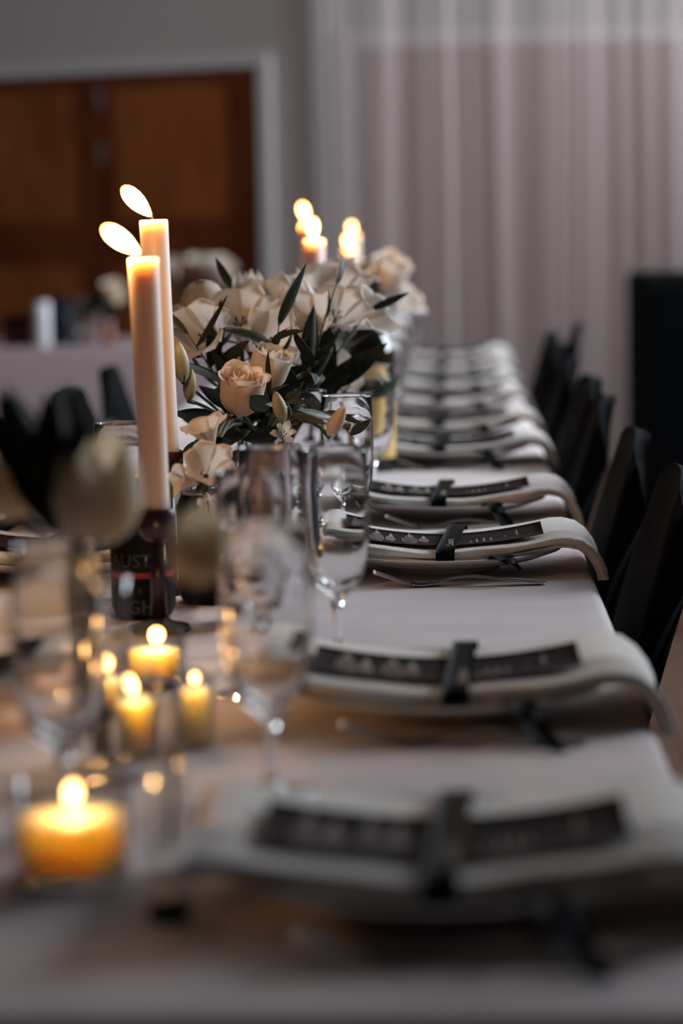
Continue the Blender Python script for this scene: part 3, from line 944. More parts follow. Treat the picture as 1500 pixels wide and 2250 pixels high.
obj('lettering', mesh('lettering', *wrap_text('AUSTIN', 0.019, 0.033, FA - 0.12, 0.055), M['teal']), c1)
obj('small_letter', mesh('small_letter', *wrap_text('E', 0.008, 0.033, FA - 0.1, 0.028), M['teal']), c1)
obj('lettering', mesh('lettering', *wrap_text('LIGHT', 0.019, 0.033, FA - 0.12, 0.008), M['teal']), c1)
c2 = base_can(-0.190, 2.400, 0.033, 0.148, M['can_pink'], 'pale pink drink can printed with red berries behind the wine glass')
obj('navy_stripe', mesh('navy_stripe', *wrap_patch(0.033, FA - 1.7, FA - 0.75, 0.013, 0.131), M['navy']), c2)
bz = [wrap_disc(0.033, FA + a, z, q) for a, z, q in ((-0.5, 0.092, 0.0055), (-0.62, 0.045, 0.0055), (-0.40, 0.034, 0.006), (-0.55, 0.026, 0.004), (-0.3, 0.056, 0.005), (0.95, 0.088, 0.005), (1.05, 0.052, 0.005))]
obj('berry_print', mesh('berry_print', *join(*bz), M['berry']), c2)
lv = [wrap_disc(0.033, FA + a, z, q, 0.0009, 1.6) for a, z, q in ((-0.48, 0.041, 0.0022), (-0.38, 0.098, 0.0022), (-0.66, 0.034, 0.002))]
obj('leaf_print', mesh('leaf_print', *join(*lv), M['navy']), c2)
tx = [wrap_text(t, 0.0085, 0.033, FA + 0.35, z) for t, z in (('hard seltzer', 0.112), ('raspberry', 0.100), ('4.5 % vol', 0.089))]
obj('small_print', mesh('small_print', *join(*tx), M['navy']), c2)
c3 = base_can(-0.262, 2.530, 0.033, 0.118, M['can_black'], 'plain black drink can standing between the red-striped can and the pink can')
c4 = base_can(-0.190, 2.565, 0.033, 0.158, M['navy'], 'tall navy drink can showing its silver lid behind the pink can')

wb = thing('wine_bottle', 'dark green wine bottle with a gold label behind the flowers', 'bottle', (-0.131, 3.860, ZT + 0.0003))
obj('body', mesh('body', *lathe([(0.0005, 0.006), (0.030, 0.002), (0.036, 0), (0.0385, 0.004), (0.0385, 0.185), (0.036, 0.203), (0.026, 0.223), (0.0165, 0.240), (0.0142, 0.255), (0.0142, 0.300), (0.0165, 0.301), (0.0165, 0.307), (0.0142, 0.308), (0.0005, 0.308)], 40), M['bottle']), wb)
obj('label_paper', mesh('label_paper', *wrap_patch(0.0386, -math.pi / 2 - 1.3, -math.pi / 2 + 1.3, 0.022, 0.112, 24), M['label']), wb)

# ------------------------------------------------------------------ flowers
def petal_grid(az, w, Rf, Hf, droop=0.12, pointed=0.25, nu=7, nt=9, wav=0.0, ph=0.0, tip=0.55, smin=0.10):
    P = []
    H1 = Hf(1.0)
    for i in range(nu):
        u = -1 + 2 * i / (nu - 1)
        col = []
        for j in range(nt):
            t = j / (nt - 1)
            s = 1.0 if t < tip else math.sqrt(max(0.0, 1 - ((t - tip) / (1 - tip)) ** 2)) * (1 - pointed) + pointed * (1 - (t - tip) / (1 - tip)) ** 0.7
            s = max(s, smin) * (0.55 + 0.45 * min(1, t * 2.5))
            r = Rf(t) * (1 + wav * math.sin(u * 3 + ph) * t)
            a = az + u * w * s
            col.append((r * math.cos(a), r * math.sin(a), Hf(t) - droop * H1 * u * u * t * t))
        P.append(col)
    return P
CACHE = {}
VASES = [(-0.245, 3.10, 0.046, 0.862), (-0.205, 4.345, 0.040, 0.862), (-0.257, 1.705, 0.024, 0.902), (-0.179, 1.452, 0.014, 0.887)]
def stem_path(base, ctrl, tip, n):
    """from the foot up through the vase mouth, then over in a curve"""
    b, t = Vector(base), Vector(tip)
    for vx, vy, vr, zt in VASES:
        if math.hypot(b.x - vx, b.y - vy) < vr:
            d = Vector((t.x - vx, t.y - vy))
            L_ = min(d.length, vr * 0.72)
            d = d.normalized() * L_ if d.length > 1e-6 else d
            rim = Vector((vx + d.x, vy + d.y, zt + 0.004))
            c = (rim + t) / 2 + Vector((0, 0, 0.25 * math.hypot(t.x - rim.x, t.y - rim.y)))
            if ctrl is not None and Vector(ctrl).z > zt + 0.01:
                c = (Vector(ctrl) + c) / 2
            return [b.lerp(rim, k / 4) for k in range(4)] + bez(rim, c, t, n - 4)
    return bez(b, Vector(ctrl), t, n)
def cached(key, fn):
    if key not in CACHE:
        CACHE[key] = fn()
    return CACHE[key]
def interp(xs, ys):
    return lambda t: float(np.interp(t, xs, ys))
def kind_petals(kind):
    """list of petal grids in a flower frame whose axis is +z and base at the origin"""
    r = random.Random(sum(map(ord, kind)))
    out = []
    if kind == 'rose':
        for L_, (nP, R1, H1, w, fl) in enumerate(((3, 0.0055, 0.049, 1.3, 0.0), (3, 0.0105, 0.050, 1.2, 0.03), (3, 0.0155, 0.051, 1.15, 0.08), (3, 0.0195, 0.0515, 1.1, 0.14), (4, 0.0225, 0.049, 1.0, 0.20))):
            for k in range(nP):
                az = 2 * math.pi * k / nP + L_ * 0.7 + r.uniform(-.15, .15)
                q = 1 + r.uniform(-.05, .05)
                Rf = interp([0, .12, .35, .65, .88, 1], [0.003, R1 * .62, R1 * 1.0, R1 * 1.04, R1 * (1.02 + fl * .35), R1 * (1.06 + fl)])
                Hf = interp([0, .12, .35, .65, .9, 1], [0.0, 0.003, H1 * .30 * q, H1 * .66 * q, H1 * .95 * q, H1 * (1.0 - fl * .12) * q])
                out.append(petal_grid(az, w, Rf, Hf, 0.05, 0.05, 11, 11, 0.03, k, 0.66, 0.30))
    elif kind == 'tulip':
        for L_, (R1, rt) in enumerate(((0.0195, 0.0125), (0.0215, 0.0165))):
            for k in range(3):
                az = 2 * math.pi * (k + 0.5 * L_) / 3 + r.uniform(-.1, .1)
                Rf = interp([0, .15, .45, .75, 1], [0.003, R1 * .72, R1, R1 * .9, rt])
                Hf = interp([0, .15, .45, .75, 1], [0, 0.004, 0.020, 0.038, 0.052 + r.uniform(-.003, .003)])
                out.append(petal_grid(az, 1.05, Rf, Hf, 0.10, 0.35, 9, 10, 0.02, k, 0.5))
    elif kind == 'open':
        for L_ in range(2):
            for k in range(3):
                az = 2 * math.pi * (k + 0.5 * L_) / 3 + r.uniform(-.12, .12)
                R1 = 0.034 + r.uniform(-.003, .004)
                Rf = interp([0, .2, .5, .8, 1], [0.003, 0.008, 0.0175, 0.027, R1])
                Hf = interp([0, .2, .5, .8, 1], [0, 0.014, 0.034, 0.046, 0.047 + r.uniform(-.006, .006)])
                out.append(petal_grid(az, 0.72 if L_ else 0.60, Rf, Hf, 0.10, 0.15, 9, 10, 0.03, k, 0.58, 0.15))
    elif kind == 'alstro':
        for L_ in range(2):
            for k in range(3):
                az = 2 * math.pi * (k + 0.5 * L_) / 3 + r.uniform(-.1, .1)
                R1 = 0.023 + 0.004 * L_ + r.uniform(-.002, .002)
                Rf = interp([0, .25, .55, .8, 1], [0.002, 0.0055, 0.0125, 0.019, R1])
                Hf = interp([0, .25, .55, .8, 1], [0, 0.012, 0.026, 0.034, 0.033 + r.uniform(-.004, .004)])
                out.append(petal_grid(az, 0.62 if L_ else 0.42, Rf, Hf, 0.08, 0.4, 7, 8, 0.02, k, 0.45))
    elif kind == 'ball':
        for L_, (R1, w) in enumerate(((0.0215, 0.95), (0.0230, 0.85))):
            for k in range(5):
                az = 2 * math.pi * (k + 0.5 * L_) / 5
                T = [0, .15, .35, .55, .75, .9, 1]
                Rf = interp(T, [0.003] + [R1 * math.sin(math.pi * (0.05 + 0.87 * t)) for t in T[1:]])
                Hf = interp(T, [0.0] + [0.0235 * (1 - math.cos(math.pi * (0.05 + 0.87 * t))) for t in T[1:]])
                out.append(petal_grid(az, w, Rf, Hf, 0.02, 0.1, 9, 10, 0.01, k, 0.75))
    elif kind == 'bud':
        for k in range(4):
            az = 2 * math.pi * k / 4
            Rf = interp([0, .2, .5, .8, 1], [0.002, 0.0065, 0.0085, 0.005, 0.0010])
            Hf = interp([0, .2, .5, .8, 1], [0, 0.006, 0.019, 0.032, 0.038])
            out.append(petal_grid(az, 0.95, Rf, Hf, 0.0, 0.3, 7, 8, 0.0, k, 0.8))
    return out
KIND_MAT = {'rose': 'rose', 'tulip': 'white_petal', 'open': 'white_petal', 'alstro': 'white_petal', 'ball': 'white_petal', 'bud': 'bud'}
def leaf_mesh(v):
    def mk():
        L_, w, bend, fold, tw = ((1, .13, .25, .05, .3), (1, .10, .65, .06, -.5), (1, .17, .15, .05, .2), (1, .085, -.3, .04, .8), (1, .12, 1.1, .05, .3))[v]
        P = []
        for i in range(11):
            t = i / 10
            hw = w * math.sin(math.pi * min(1, t ** 0.8 * 0.97 + 0.03)) ** 0.9 * (1 if t < .97 else .4)
            if bend == 0:
                cx, cz = 0, t
            else:
                cx, cz = (1 - math.cos(bend * t * 1.2)) / (bend * 1.2), math.sin(bend * t * 1.2) / (bend * 1.2)
            a = tw * t
            row = []
            for s in (-1, -.5, 0, .5, 1):
                lx, ly = fold * abs(s) * (hw / w), s * hw
                row.append((cx + lx * math.cos(a) - ly * math.sin(a) * .5, ly * math.cos(a) + lx * math.sin(a), cz))
            P.append(row)
        return mesh('leaf', *grid(P, 0.004), M['leaf'] if v != 3 else M['leaf2'])
    return cached(('leaf', v), mk)
def add_leaf(root, base, d, length, v=0, roll=0.0, olive=False):
    me = leaf_mesh(v)
    if olive:
        me = cached(('leafo', v), lambda: (lambda q: (q.materials.clear(), q.materials.append(M['leaf2']), q)[2])(leaf_mesh(v).copy()))
    return obj('leaf', me, root, mw=frame_to(d, roll, base, length))

def flower(kind, head, axis, base, name, label, s=1.0, mat=None, roll=0.0, leaves=(), via=None, group=None, stem_r=0.0022, sepals=True, stamens=False):
    """one stem: head at world point `head` facing `axis`, rooted at world point `base`."""
    hv, bv = Vector(head), Vector(base)
    t = thing(name, label, 'flower', base, group)
    ax = Vector(axis).normalized()
    zc_ = {'rose': .025, 'tulip': .026, 'open': .025, 'alstro': .018, 'ball': .023, 'bud': .018}[kind] * s
    hb = hv - ax * zc_                                          # base of the flower head
    ctrl = Vector(via) if via else Vector((hb - ax * (hb - bv).length * 0.45))
    pts = [p - bv for p in stem_path(bv, ctrl, hb, 12)]
    obj('stem', mesh('stem', *tube(pts, [stem_r] * 11 + [stem_r * 1.4], 8), M['stem']), t)
    mw = frame_to(ax, roll, hb - bv, s)
    mt = M[mat or KIND_MAT[kind]]
    for k, P in enumerate(kind_petals(kind)):
        me = cached((kind, mt.name, k), lambda: mesh('petal', *grid(P), mt))
        obj('petal', me, t, mw=mw)
    if sepals and kind in ('rose', 'tulip', 'open', 'ball'):
        if kind != 'tulip':
            for k in range(4):
                a = 2 * math.pi * k / 4 + 0.4
                d = mw.to_3x3() @ Vector((math.cos(a) * .8, math.sin(a) * .8, 0.45 if kind == 'ball' else -0.15))
                obj('sepal', leaf_mesh(1), t, mw=frame_to(d, a, hb - bv, 0.026 * s))
    if stamens:
        parts = []
        for k in range(5):
            a = 2 * math.pi * k / 5
            parts.append(tube([(0, 0, .006), (.003 * math.cos(a), .003 * math.sin(a), .02), (.006 * math.cos(a), .006 * math.sin(a), .028)], [.0005, .0005, .0012], 6))
        obj('stamens', mesh('stamens', *join(*parts), M['pollen']), t, mw=mw)
    for (fr_, d, L_, v) in leaves:
        i_ = min(11, int(fr_ * 11))
        add_leaf(t, pts[i_], d, L_, v, fr_ * 5)
    return t

def foliage(base, tip, via, specs, label, name='foliage_stem', group=None, stem_r=0.0018):
    """a leafy stem; specs: (fraction, direction, length, variant, olive)"""
    bv = Vector(base)
    t = thing(name, label, 'foliage', base, group)
    pts = [p - bv for p in stem_path(bv, Vector(via), Vector(tip), 14)]
    obj('stem', mesh('stem', *tube(pts, [stem_r] * 10 + [stem_r * .8, stem_r * .6, stem_r * .5, stem_r * .3], 6), M['stem']), t)
    for k, (fr_, d, L_, v, ol) in enumerate(specs):
        f_ = fr_ * 13
        i_ = min(12, int(f_))
        p = pts[i_].lerp(pts[i_ + 1], f_ - i_)
        add_leaf(t, p, d, L_, v, k * 1.7, ol)
    return t

# main vase and its stems
VX, VY = -0.245, 3.10
def vase(x, y, r, h, label, name='glass_vase'):
    g = obj(name, mesh(name, *lathe([(0.0005, 0), (r - .004, 0), (r, .004), (r * .96, h * .5), (r, h - .001), (r - .0012, h), (r - .0022, h - .001), (r * .96 - .0022, h * .5), (r - .0025, .012), (0.0005, .011)], 40), M['glass']), loc=(x, y, ZT + 0.0003))
    return tag(g, label, 'vase', 'glass vases on the long table')
vase(VX, VY, 0.046, 0.110, 'round glass vase holding the main white bouquet')
def root(k, x=VX, y=VY, r=0.024, z=0.775):
    a = k * 2.399
    return (x + r * math.cos(a), y + r * math.sin(a), z)
CAMV = Vector((0.05, -1, 0.12))
G1 = 'white flowers in the main bouquet'
up = lambda a=0, b=0: (a, b, 1)
flower('rose', (-0.239, 2.720, 0.959), (0.16, -0.42, 0.9), root(0), 'cream_rose', 'peach cream rose in sharp focus, leaning out toward the viewer', 1.08, group=G1, roll=.4, via=(-0.25, 2.86, 0.86))
flower('rose', (-0.217, 2.845, 0.978), (0.35, -0.25, 0.9), root(1), 'white_rose', 'white rose tucked right behind the sharp peach rose', 1.02, 'white_petal', group=G1, roll=1.4)
flower('ball', (-0.319, 3.10, 1.047), (-0.1, -0.3, 0.95), root(2), 'white_ranunculus', 'smooth round closed white bloom at the upper candle side of the bouquet', 1.32, group=G1)
flower('open', (-0.302, 2.95, 1.012), (-0.35, -0.75, 0.45), root(3), 'white_lily', 'open white bloom with folded petals just under the round closed bloom', 1.34, group=G1, roll=.5, stamens=True)
flower('open', (-0.268, 3.05, 1.024), (0.0, -0.6, 0.75), root(4), 'white_lily', 'open white bloom in the middle of the bouquet, above the arched dark leaf', 1.41, group=G1, roll=1.1, stamens=True)
flower('open', (-0.228, 2.97, 1.002), (0.35, -0.8, 0.25), root(5), 'white_lily', 'open white bloom with spread petals beside the arched dark leaf', 1.28, group=G1, roll=2.1, stamens=True)
flower('tulip', (-0.206, 3.15, 1.046), (-0.35, -0.45, 0.85), root(6), 'white_tulip', 'large drooping white tulip at the top middle of the bouquet', 1.45, group=G1, roll=.2)
flower('open', (-0.160, 3.30, 1.047), (0.1, -0.5, 0.85), root(7), 'white_lily', 'open white bloom under the upright pointed leaf', 1.47, group=G1, roll=.9, stamens=True)
flower('tulip', (-0.278, 3.30, 1.053), (0.05, -0.1, 1), root(8), 'white_tulip', 'small upright white tulip at the back of the bouquet', 1.15, group=G1)
flower('open', (-0.232, 3.10, 1.040), (0.1, -0.5, 0.85), root(38), 'white_lily', 'open white bloom left of the large drooping tulip', 1.2, group=G1, roll=2.2, stamens=True)
flower('open', (-0.150, 3.12, 1.028), (0.2, -0.7, 0.6), root(39), 'white_lily', 'open white bloom below the upright pointed leaf, facing the viewer', 1.25, group=G1, roll=.7, stamens=True)
flower('open', (-0.180, 3.08, 1.020), (-0.2, -0.8, 0.4), root(40), 'white_lily', 'open white bloom below the large drooping tulip', 1.15, group=G1, roll=1.9, stamens=True)
flower('open', (-0.178, 3.36, 1.055), (-0.2, -0.3, 0.9), root(9), 'white_lily', 'open white bloom at the top of the bouquet before the middle candles', 1.47, group=G1, roll=1.6, stamens=True)
flower('open', (-0.122, 3.20, 1.022), (0.75, -0.4, 0.45), root(10), 'white_lily', 'open white bloom at the plate side of the bouquet', 1.28, group=G1, roll=.3, stamens=True)
flower('open', (-0.340, 3.08, 1.005), (-0.75, -0.55, 0.2), root(11), 'white_lily', 'open white bloom behind the taller front candle', 1.28, group=G1, roll=.3, stamens=True)
flower('alstro', (-0.196, 3.38, 0.937), (0.1, -0.8, 0.3), root(12), 'white_alstroemeria', 'blurred white alstroemeria low behind the wine glass', 1.3, group=G1, roll=.5)
flower('open', (-0.158, 3.36, 0.930), (0.35, -0.75, 0.4), root(13), 'white_lily', 'open white bloom low beside the green wine bottle', 0.95, group=G1, roll=2.5)
flower('bud', (-0.311, 2.75, 0.992), (-0.12, 0.05, 1), root(14), 'flower_bud', 'tall pale green bud close behind the front candles', 1.25, group=G1, stem_r=.002, via=(-0.30, 2.80, 0.88))
flower('bud', (-0.302, 2.76, 0.965), (0.10, -0.05, 1), root(15), 'flower_bud', 'shorter pale green bud below the tall bud', 1.0, group=G1, stem_r=.002, via=(-0.29, 2.82, 0.88))
# small sprig in the focal plane and white alstroemerias hanging forward
flower('alstro', (-0.186, 2.62, 0.918), (0.15, -0.75, 0.45), root(16), 'white_alstroemeria', 'small sharp white alstroemeria with a dark centre above the glasses', 0.58, group=G1, via=(-0.20, 2.80, 0.93), stamens=True)
flower('bud', (-0.129, 2.65, 0.930), (0.45, -0.2, 0.8), root(17), 'alstroemeria_bud', 'sharp pinkish bud with leaf collar above the clear wine glass', 1.05, 'rose', group=G1, via=(-0.17, 2.82, 0.88))
flower('bud', (-0.190, 2.63, 0.948), (-0.25, -0.1, 1), root(18), 'alstroemeria_bud', 'sharp closed bud standing above the small white alstroemeria', 0.95, group=G1, via=(-0.19, 2.80, 0.88))
flower('open', (-0.255, 2.475, 0.898), (0.15, -0.75, 0.45), root(19), 'white_alstroemeria', 'white alstroemeria with tall petals beside the front candles', 0.85, group=G1, via=(-0.26, 2.72, 0.95), roll=.6)
flower('open', (-0.262, 2.55, 0.925), (-0.25, -0.3, 0.9), root(20), 'white_alstroemeria', 'upright white alstroemeria above the one beside the front candles', 0.8, group=G1, via=(-0.26, 2.78, 0.88), roll=1.6)
flower('alstro', (-0.252, 2.455, 0.862), (0.2, -0.7, -0.45), root(21), 'white_alstroemeria', 'white alstroemeria hanging head down over the black can', 1.05, group=G1, via=(-0.25, 2.62, 0.96), roll=.2)
flower('open', (-0.278, 2.47, 0.885), (-0.7, -0.5, 0.2), root(22), 'white_alstroemeria', 'white alstroemeria turned toward the front candlestick', 0.6, group=G1, via=(-0.27, 2.68, 0.95), roll=.9)

G2 = 'leafy stems in the main bouquet'
def spray(k, tip, via, label, n_=7, L_=0.075, seed=0, olive=False, vs=(0, 1, 2, 3, 4), spread=1.0):
    r = random.Random(seed + 31 * k)
    bv = Vector(root(k))
    ax = (Vector(tip) - Vector(via)).normalized()
    sp = []
    for q in range(n_):
        fr_ = 0.42 + 0.56 * q / (n_ - 1)
        a = q * 2.4 + seed
        side = Vector((math.cos(a), math.sin(a) * .8, 0.15 + .3 * math.sin(a * 1.3)))
        d = ax * (0.55 + 0.5 * q / n_) + side * spread
        sp.append((fr_, d, L_ * r.uniform(.75, 1.2), vs[q % len(vs)], olive))
    return foliage(bv, tip, via, sp, label, group=G2)
spray(23, (-0.108, 2.60, 0.915), (-0.16, 2.85, 0.92), 'olive leafy sprig in sharp focus reaching over the clear wine glass', 9, 0.050, 1, True, (3, 0, 3, 2, 0), 0.7)
spray(24, (-0.175, 2.61, 0.940), (-0.19, 2.82, 0.92), 'olive leafy sprig around the small white alstroemeria', 8, 0.050, 2, True, (3, 0, 1, 3, 0), 0.7)
spray(25, (-0.085, 3.28, 0.915), (-0.15, 3.12, 0.93), 'dark leafy stem pointing across the green wine bottle', 6, 0.08, 3)
spray(26, (-0.142, 3.00, 1.075), (-0.17, 3.03, 0.95), 'dark stem with an upright pointed leaf at the top of the bouquet', 5, 0.055, 4)
spray(27, (-0.285, 3.12, 1.072), (-0.25, 3.06, 0.95), 'dark leafy stem rising beside the round closed bloom', 6, 0.045, 5)
spray(28, (-0.105, 3.18, 1.035), (-0.16, 3.08, 0.97), 'dark leafy stem leaning to the plate side of the bouquet', 6, 0.065, 6)
spray(29, (-0.205, 2.86, 1.030), (-0.22, 2.98, 0.93), 'dark arched leaves in the middle of the bouquet', 9, 0.085, 7, False, (4, 4, 1, 0, 4))
spray(30, (-0.320, 2.90, 1.020), (-0.28, 2.96, 0.92), 'dark leafy stem behind the front candles', 9, 0.075, 8)
spray(31, (-0.260, 2.83, 0.960), (-0.26, 2.95, 0.89), 'broad dark leaves around the sharp peach rose', 9, 0.085, 9, False, (2, 0, 4, 2, 1))
spray(32, (-0.165, 2.90, 0.985), (-0.19, 2.98, 0.91), 'broad dark leaves under the plate side blooms', 10, 0.085, 10, False, (2, 4, 0, 2, 1))
spray(33, (-0.207, 2.70, 0.935), (-0.215, 2.86, 0.86), 'broad upright dark leaf beside the sharp peach rose', 6, 0.075, 11, False, (2, 0, 2), 0.5)
spray(34, (-0.285, 2.62, 0.900), (-0.265, 2.85, 0.90), 'dark leaves behind the white alstroemerias', 9, 0.075, 12, False, (2, 0, 4, 1), 0.8)
spray(35, (-0.225, 3.25, 1.030), (-0.23, 3.12, 0.95), 'dark leafy stem at the back of the bouquet', 7, 0.06, 13)
spray(36, (-0.150, 3.10, 0.955), (-0.18, 3.04, 0.90), 'drooping dark leaves beside the green wine bottle', 10, 0.09, 14, False, (4, 1, 4, 2), 1.2)
spray(37, (-0.245, 2.60, 0.840), (-0.245, 2.78, 0.93), 'dark leaves drooping behind the drink cans', 9, 0.08, 15, False, (4, 2, 1, 0), 1.0)

# second bouquet further down
vase(-0.205, 4.345, 0.040, 0.11, 'round glass vase of the second bouquet beyond the middle candles')
V2 = (-0.205, 4.345)
G3 = 'white flowers in the second bouquet'
flower('rose', (-0.110, 4.33, 1.052), (0.25, -0.5, 0.85), root(0, *V2), 'white_rose', 'large blurred white rose topping the second bouquet', 1.35, 'white_petal', group=G3)
flower('open', (-0.150, 4.42, 1.050), (0, -0.4, 0.9), root(1, *V2), 'white_lily', 'blurred white bloom beside the large white rose', 1.1, group=G3)
flower('tulip', (-0.200, 4.40, 1.040), (-0.3, -0.2, 0.9), root(2, *V2), 'white_tulip', 'blurred white tulip beside the middle candles', 1.1, group=G3)
flower('tulip', (-0.145, 4.30, 1.030), (0.1, -0.6, 0.8), root(3, *V2), 'russet_tulip', 'small russet bloom between the candles and the white rose', 0.75, 'panel', group=G3)
flower('open', (-0.085, 4.38, 1.000), (0.7, -0.4, 0.4), root(4, *V2), 'white_lily', 'blurred white bloom low on the plate side of the second bouquet', 1.0, group=G3)
for k in range(5):
    a = k * 1.256
    tip = (V2[0] + 0.06 * math.cos(a), V2[1] + 0.06 * math.sin(a), 1.03 + 0.03 * math.sin(k * 2.1))
    sp = [(0.45 + 0.1 * q, Vector((math.cos(a + q * 2.3), math.sin(a + q * 2.3), 0.7)), 0.07, q % 5, False) for q in range(6)]
    foliage(root(5 + k, *V2), tip, (V2[0], V2[1], 0.93), sp, 'dark leafy stem of the second bouquet, ' + ('under the large white rose', 'behind its blooms', 'toward the middle candles', 'toward the viewer', 'low beside the white bloom')[k], group='leafy stems in the second bouquet')

# blurred tulips and bud close to the camera
def tall_vase(x, y, r, h, label):
    g = obj('bud_vase', mesh('bud_vase', *lathe([(0.0005, 0), (r * 1.25, 0), (r * 1.3, .004), (r * .9, .03), (r * .85, h * .6), (r, h - .001), (r - .001, h), (r - .002, h - .001), (r * .85 - .002, h * .6), (r * .9 - .002, .032), (r * .9, .014), (0.0005, .013)], 32), M['glass']), loc=(x, y, ZT + .0003))
    return tag(g, label, 'vase', 'slender bud vases near the table end')
tall_vase(-0.257, 1.705, 0.024, 0.150, 'slender glass vase holding the blurred cream tulips')
tall_vase(-0.179, 1.452, 0.014, 0.135, 'slim glass bud vase with one cream bloom beside the first plate')
G4 = 'cream tulips in the slender vase'
flower('tulip', (-0.248, 1.660, 0.968), (0.1, -0.25, 1), (-0.252, 1.702, 0.768), 'cream_tulip', 'large blurred cream tulip behind the amber tealight', 1.5, 'cream_petal', group=G4, via=(-0.285, 1.68, 0.87), stem_r=.003)
flower('tulip', (-0.318, 1.690, 0.972), (-0.35, -0.2, 1), (-0.262, 1.710, 0.768), 'cream_tulip', 'blurred cream tulip cut by the picture edge', 1.1, 'cream_petal', group=G4, via=(-0.285, 1.70, 0.87), stem_r=.003)
flower('tulip', (-0.158, 1.470, 0.952), (0.1, -0.1, 1), (-0.179, 1.453, 0.768), 'cream_tulip', 'single blurred cream bloom in the slim bud vase', 0.92, 'cream_petal', via=(-0.182, 1.455, 0.88))
for k, (tip, via, specs) in enumerate([
    ((-0.275, 1.635, 0.975), (-0.275, 1.67, 0.86), [(0.55, (-.1, -.3, 1), .115, 2, False), (0.62, (.1, -.2, 1), .10, 2, False), (0.7, (-.35, -.2, 1), .10, 2, False), (0.8, (.2, -.3, .9), .06, 0, False), (0.5, (.05, -.4, 1), .10, 2, False)]),
    ((-0.300, 1.660, 0.985), (-0.285, 1.68, 0.86), [(0.55, (-.4, -.2, 1), .11, 2, False), (0.65, (.2, -.3, 1), .09, 2, False), (0.75, (-.6, -.1, 1), .08, 0, False), (0.6, (0, -.3, 1), .10, 2, False)]),
]):
    foliage((-0.255 - .004 * k, 1.706, 0.768), tip, via, specs, ('broad dark tulip leaves in front of the blurred cream tulip', 'broad dark tulip leaves reaching past the picture edge')[k], group='tulip leaves in the slender vase')

# far bouquets on the side table
def far_bouquet(x, y, z0, heads, r, nleaf, vlabel, glabel, seed):
    rr = random.Random(seed)
    vase_h = z0 - ZT
    g = obj('glass_vase', mesh('glass_vase', *lathe([(0.0005, 0), (r * .5, 0), (r * .55, .004), (r * .5, vase_h), (r * .5 - .003, vase_h), (r * .5 - .003, .01), (0.0005, .01)], 24), M['glass']), loc=(x, y, ZT + .0003))
    tag(g, vlabel, 'vase')
    for k, (dx, dz, s, kind, mat, lab) in enumerate(heads):
        flower(kind, (x + dx, y - 0.02, z0 + dz), (dx * 3, -0.4, 0.8), (x + 0.01 * (k - 1), y, ZT + .02), 'white_flower', lab, s, mat, group=glabel, sepals=False)
    for k in range(nleaf):
        a = k * 2.4
        tip = (x + r * .9 * math.cos(a), y + r * .6 * math.sin(a), z0 + 0.02 + 0.05 * rr.random())
        sp = [(0.5 + 0.09 * q, Vector((math.cos(a + q * 2.2), math.sin(a + q * 2.2), .6)), .075, q % 5, False) for q in range(6)]
        foliage((x + .012 * math.cos(a), y + .012 * math.sin(a), ZT + .02), tip, (x, y, z0), sp, 'dark leafy stem of the ' + glabel + ', ' + ('on its outer side', 'leaning back', 'standing upright', 'leaning to the viewer', 'under its blooms', 'low at the vase rim')[k], group='leaves of the ' + glabel)
far_bouquet(-0.862, 8.20, 0.90, [(-.078, .10, 1.3, 'open', 'white_petal', 'blurred white bloom at the candle side of the large side table bouquet'), (.085, .085, 1.7, 'rose', 'white_petal', 'large blurred white rose of the large side table bouquet'),
                                 (.045, .10, 1.3, 'rose', 'white_petal', 'blurred white rose in the middle of the large side table bouquet'), (0.0, .115, 1.1, 'open', 'white_petal', 'blurred white bloom topping the large side table bouquet')], 0.10, 6,
            'glass vase of the large bouquet on the side table', 'large side table bouquet', 3)
far_bouquet(-1.19, 8.20, 0.86, [(.042, .06, 1.45, 'rose', 'cream_petal', 'blurred cream rose in the small side table bouquet'), (.055, .03, 1.0, 'open', 'cream_petal', 'blurred cream bloom low in the small side table bouquet')], 0.075, 6,
            'glass vase of the small bouquet on the side table', 'small side table bouquet', 4)

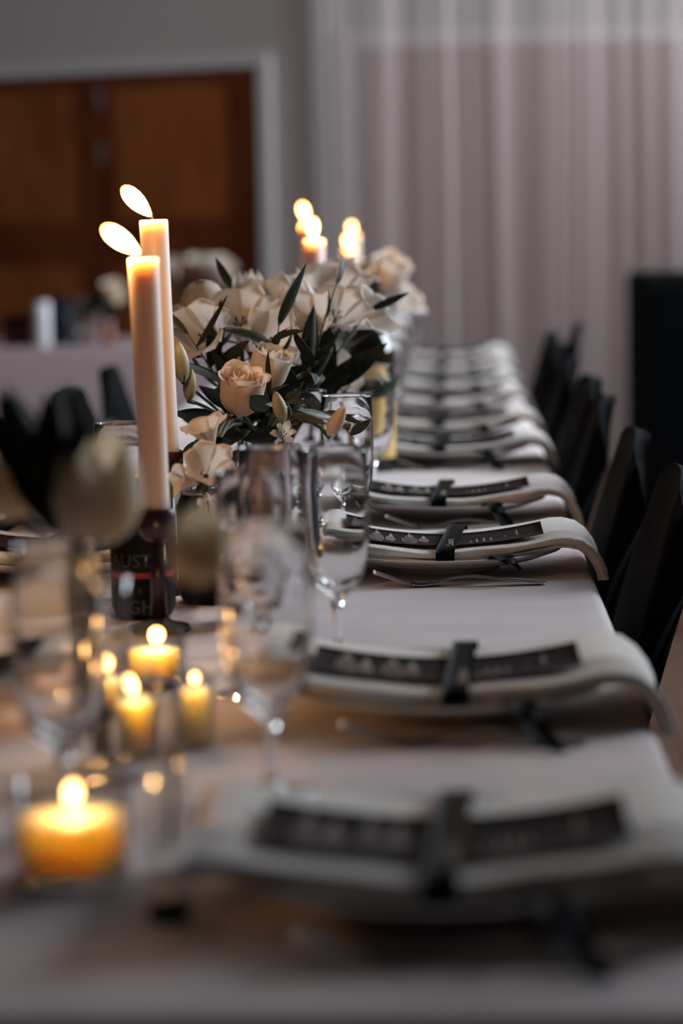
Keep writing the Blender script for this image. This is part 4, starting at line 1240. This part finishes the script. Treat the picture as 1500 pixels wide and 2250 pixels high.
# things on the side table
z = ZT + 0.0003
t = thing('pillar_candle', 'plain white pillar candle standing unlit at the front of the side table', 'candle', (-1.366, 8.02, z))
obj('wax', mesh('wax', *lathe([(.0005, 0), (.026, 0), (.027, .003), (.027, .146), (.024, .150), (.0005, .147)], 28), M['paper']), t)
obj('wick', mesh('wick', *tube([(0, 0, .146), (0, 0, .158)], .0012), M['wick']), t)
t = thing('dark_bottle', 'squat dark bottle behind the white pillar candle', 'bottle', (-1.318, 8.16, z))
obj('body', mesh('body', *lathe([(.0005, 0), (.042, 0), (.044, .004), (.046, .09), (.040, .125), (.022, .142), (.018, .15), (.0005, .15)], 28), M['navy']), t)
obj('cap', mesh('cap', *lathe([(.0005, .150), (.020, .150), (.020, .168), (.0005, .168)], 20), M['black_metal']), t)
t = thing('gift_box', 'small maroon and black gift box on the side table', 'box', (-1.465, 8.12, z))
obj('body', mesh('body', *box(-.05, .05, -.04, .04, 0, .075, .003), M['maroon'], False), t)
obj('lid', mesh('lid', *box(-.053, .053, -.043, .043, .0752, .10, .003), M['black'], False), t)
t = tag(obj('tumbler', mesh('tumbler', *lathe([(.0005, 0), (.028, 0), (.030, .003), (.034, .09), (.0325, .09), (.028, .008), (.0005, .008)], 28), M['glass']), loc=(-1.262, 8.06, z)), 'short clear tumbler beside the dark bottle on the side table', 'glass')
t = thing('paper_lantern', 'pale pink paper lantern beside the amber bottle on the side table', 'lantern', (-1.255, 8.30, z))
obj('shade', mesh('shade', *lathe([(.0005, 0), (.040, 0), (.043, .01), (.043, .13), (.038, .14), (.034, .14), (.038, .128), (.038, .012), (.0005, .008)], 24), M['pink']), t)
obj('rim', mesh('rim', *lathe([(.035, .1402), (.041, .1402), (.041, .146), (.035, .146), (.035, .1402)], 24), M['paper']), t)
t = thing('amber_bottle', 'small amber bottle beside the side table bouquet', 'bottle', (-1.155, 8.08, z))
obj('body', mesh('body', *lathe([(.0005, 0), (.022, 0), (.023, .003), (.023, .055), (.010, .072), (.009, .085), (.0005, .085)], 24), M['amber']), t)
obj('cap', mesh('cap', *lathe([(.0005, .0852), (.011, .0852), (.011, .10), (.0005, .10)], 20), M['black_metal']), t)

# small black cap near the table end
t = thing('bottle_cap', 'small black bottle cap lying on the cloth before the bud vase', 'cap', (-0.169, 1.357, z))
obj('top', mesh('top', *lathe([(.0005, .0115), (.0105, .0115), (.0118, .0100), (.0120, .008), (.0005, .008)], 28), M['black_metal']), t)
obj('skirt', mesh('skirt', *lathe([(.0120, .0078), (.0124, .004), (.0126, 0), (.0112, 0), (.0112, .0078), (.0120, .0078)], 28), M['black_metal']), t)
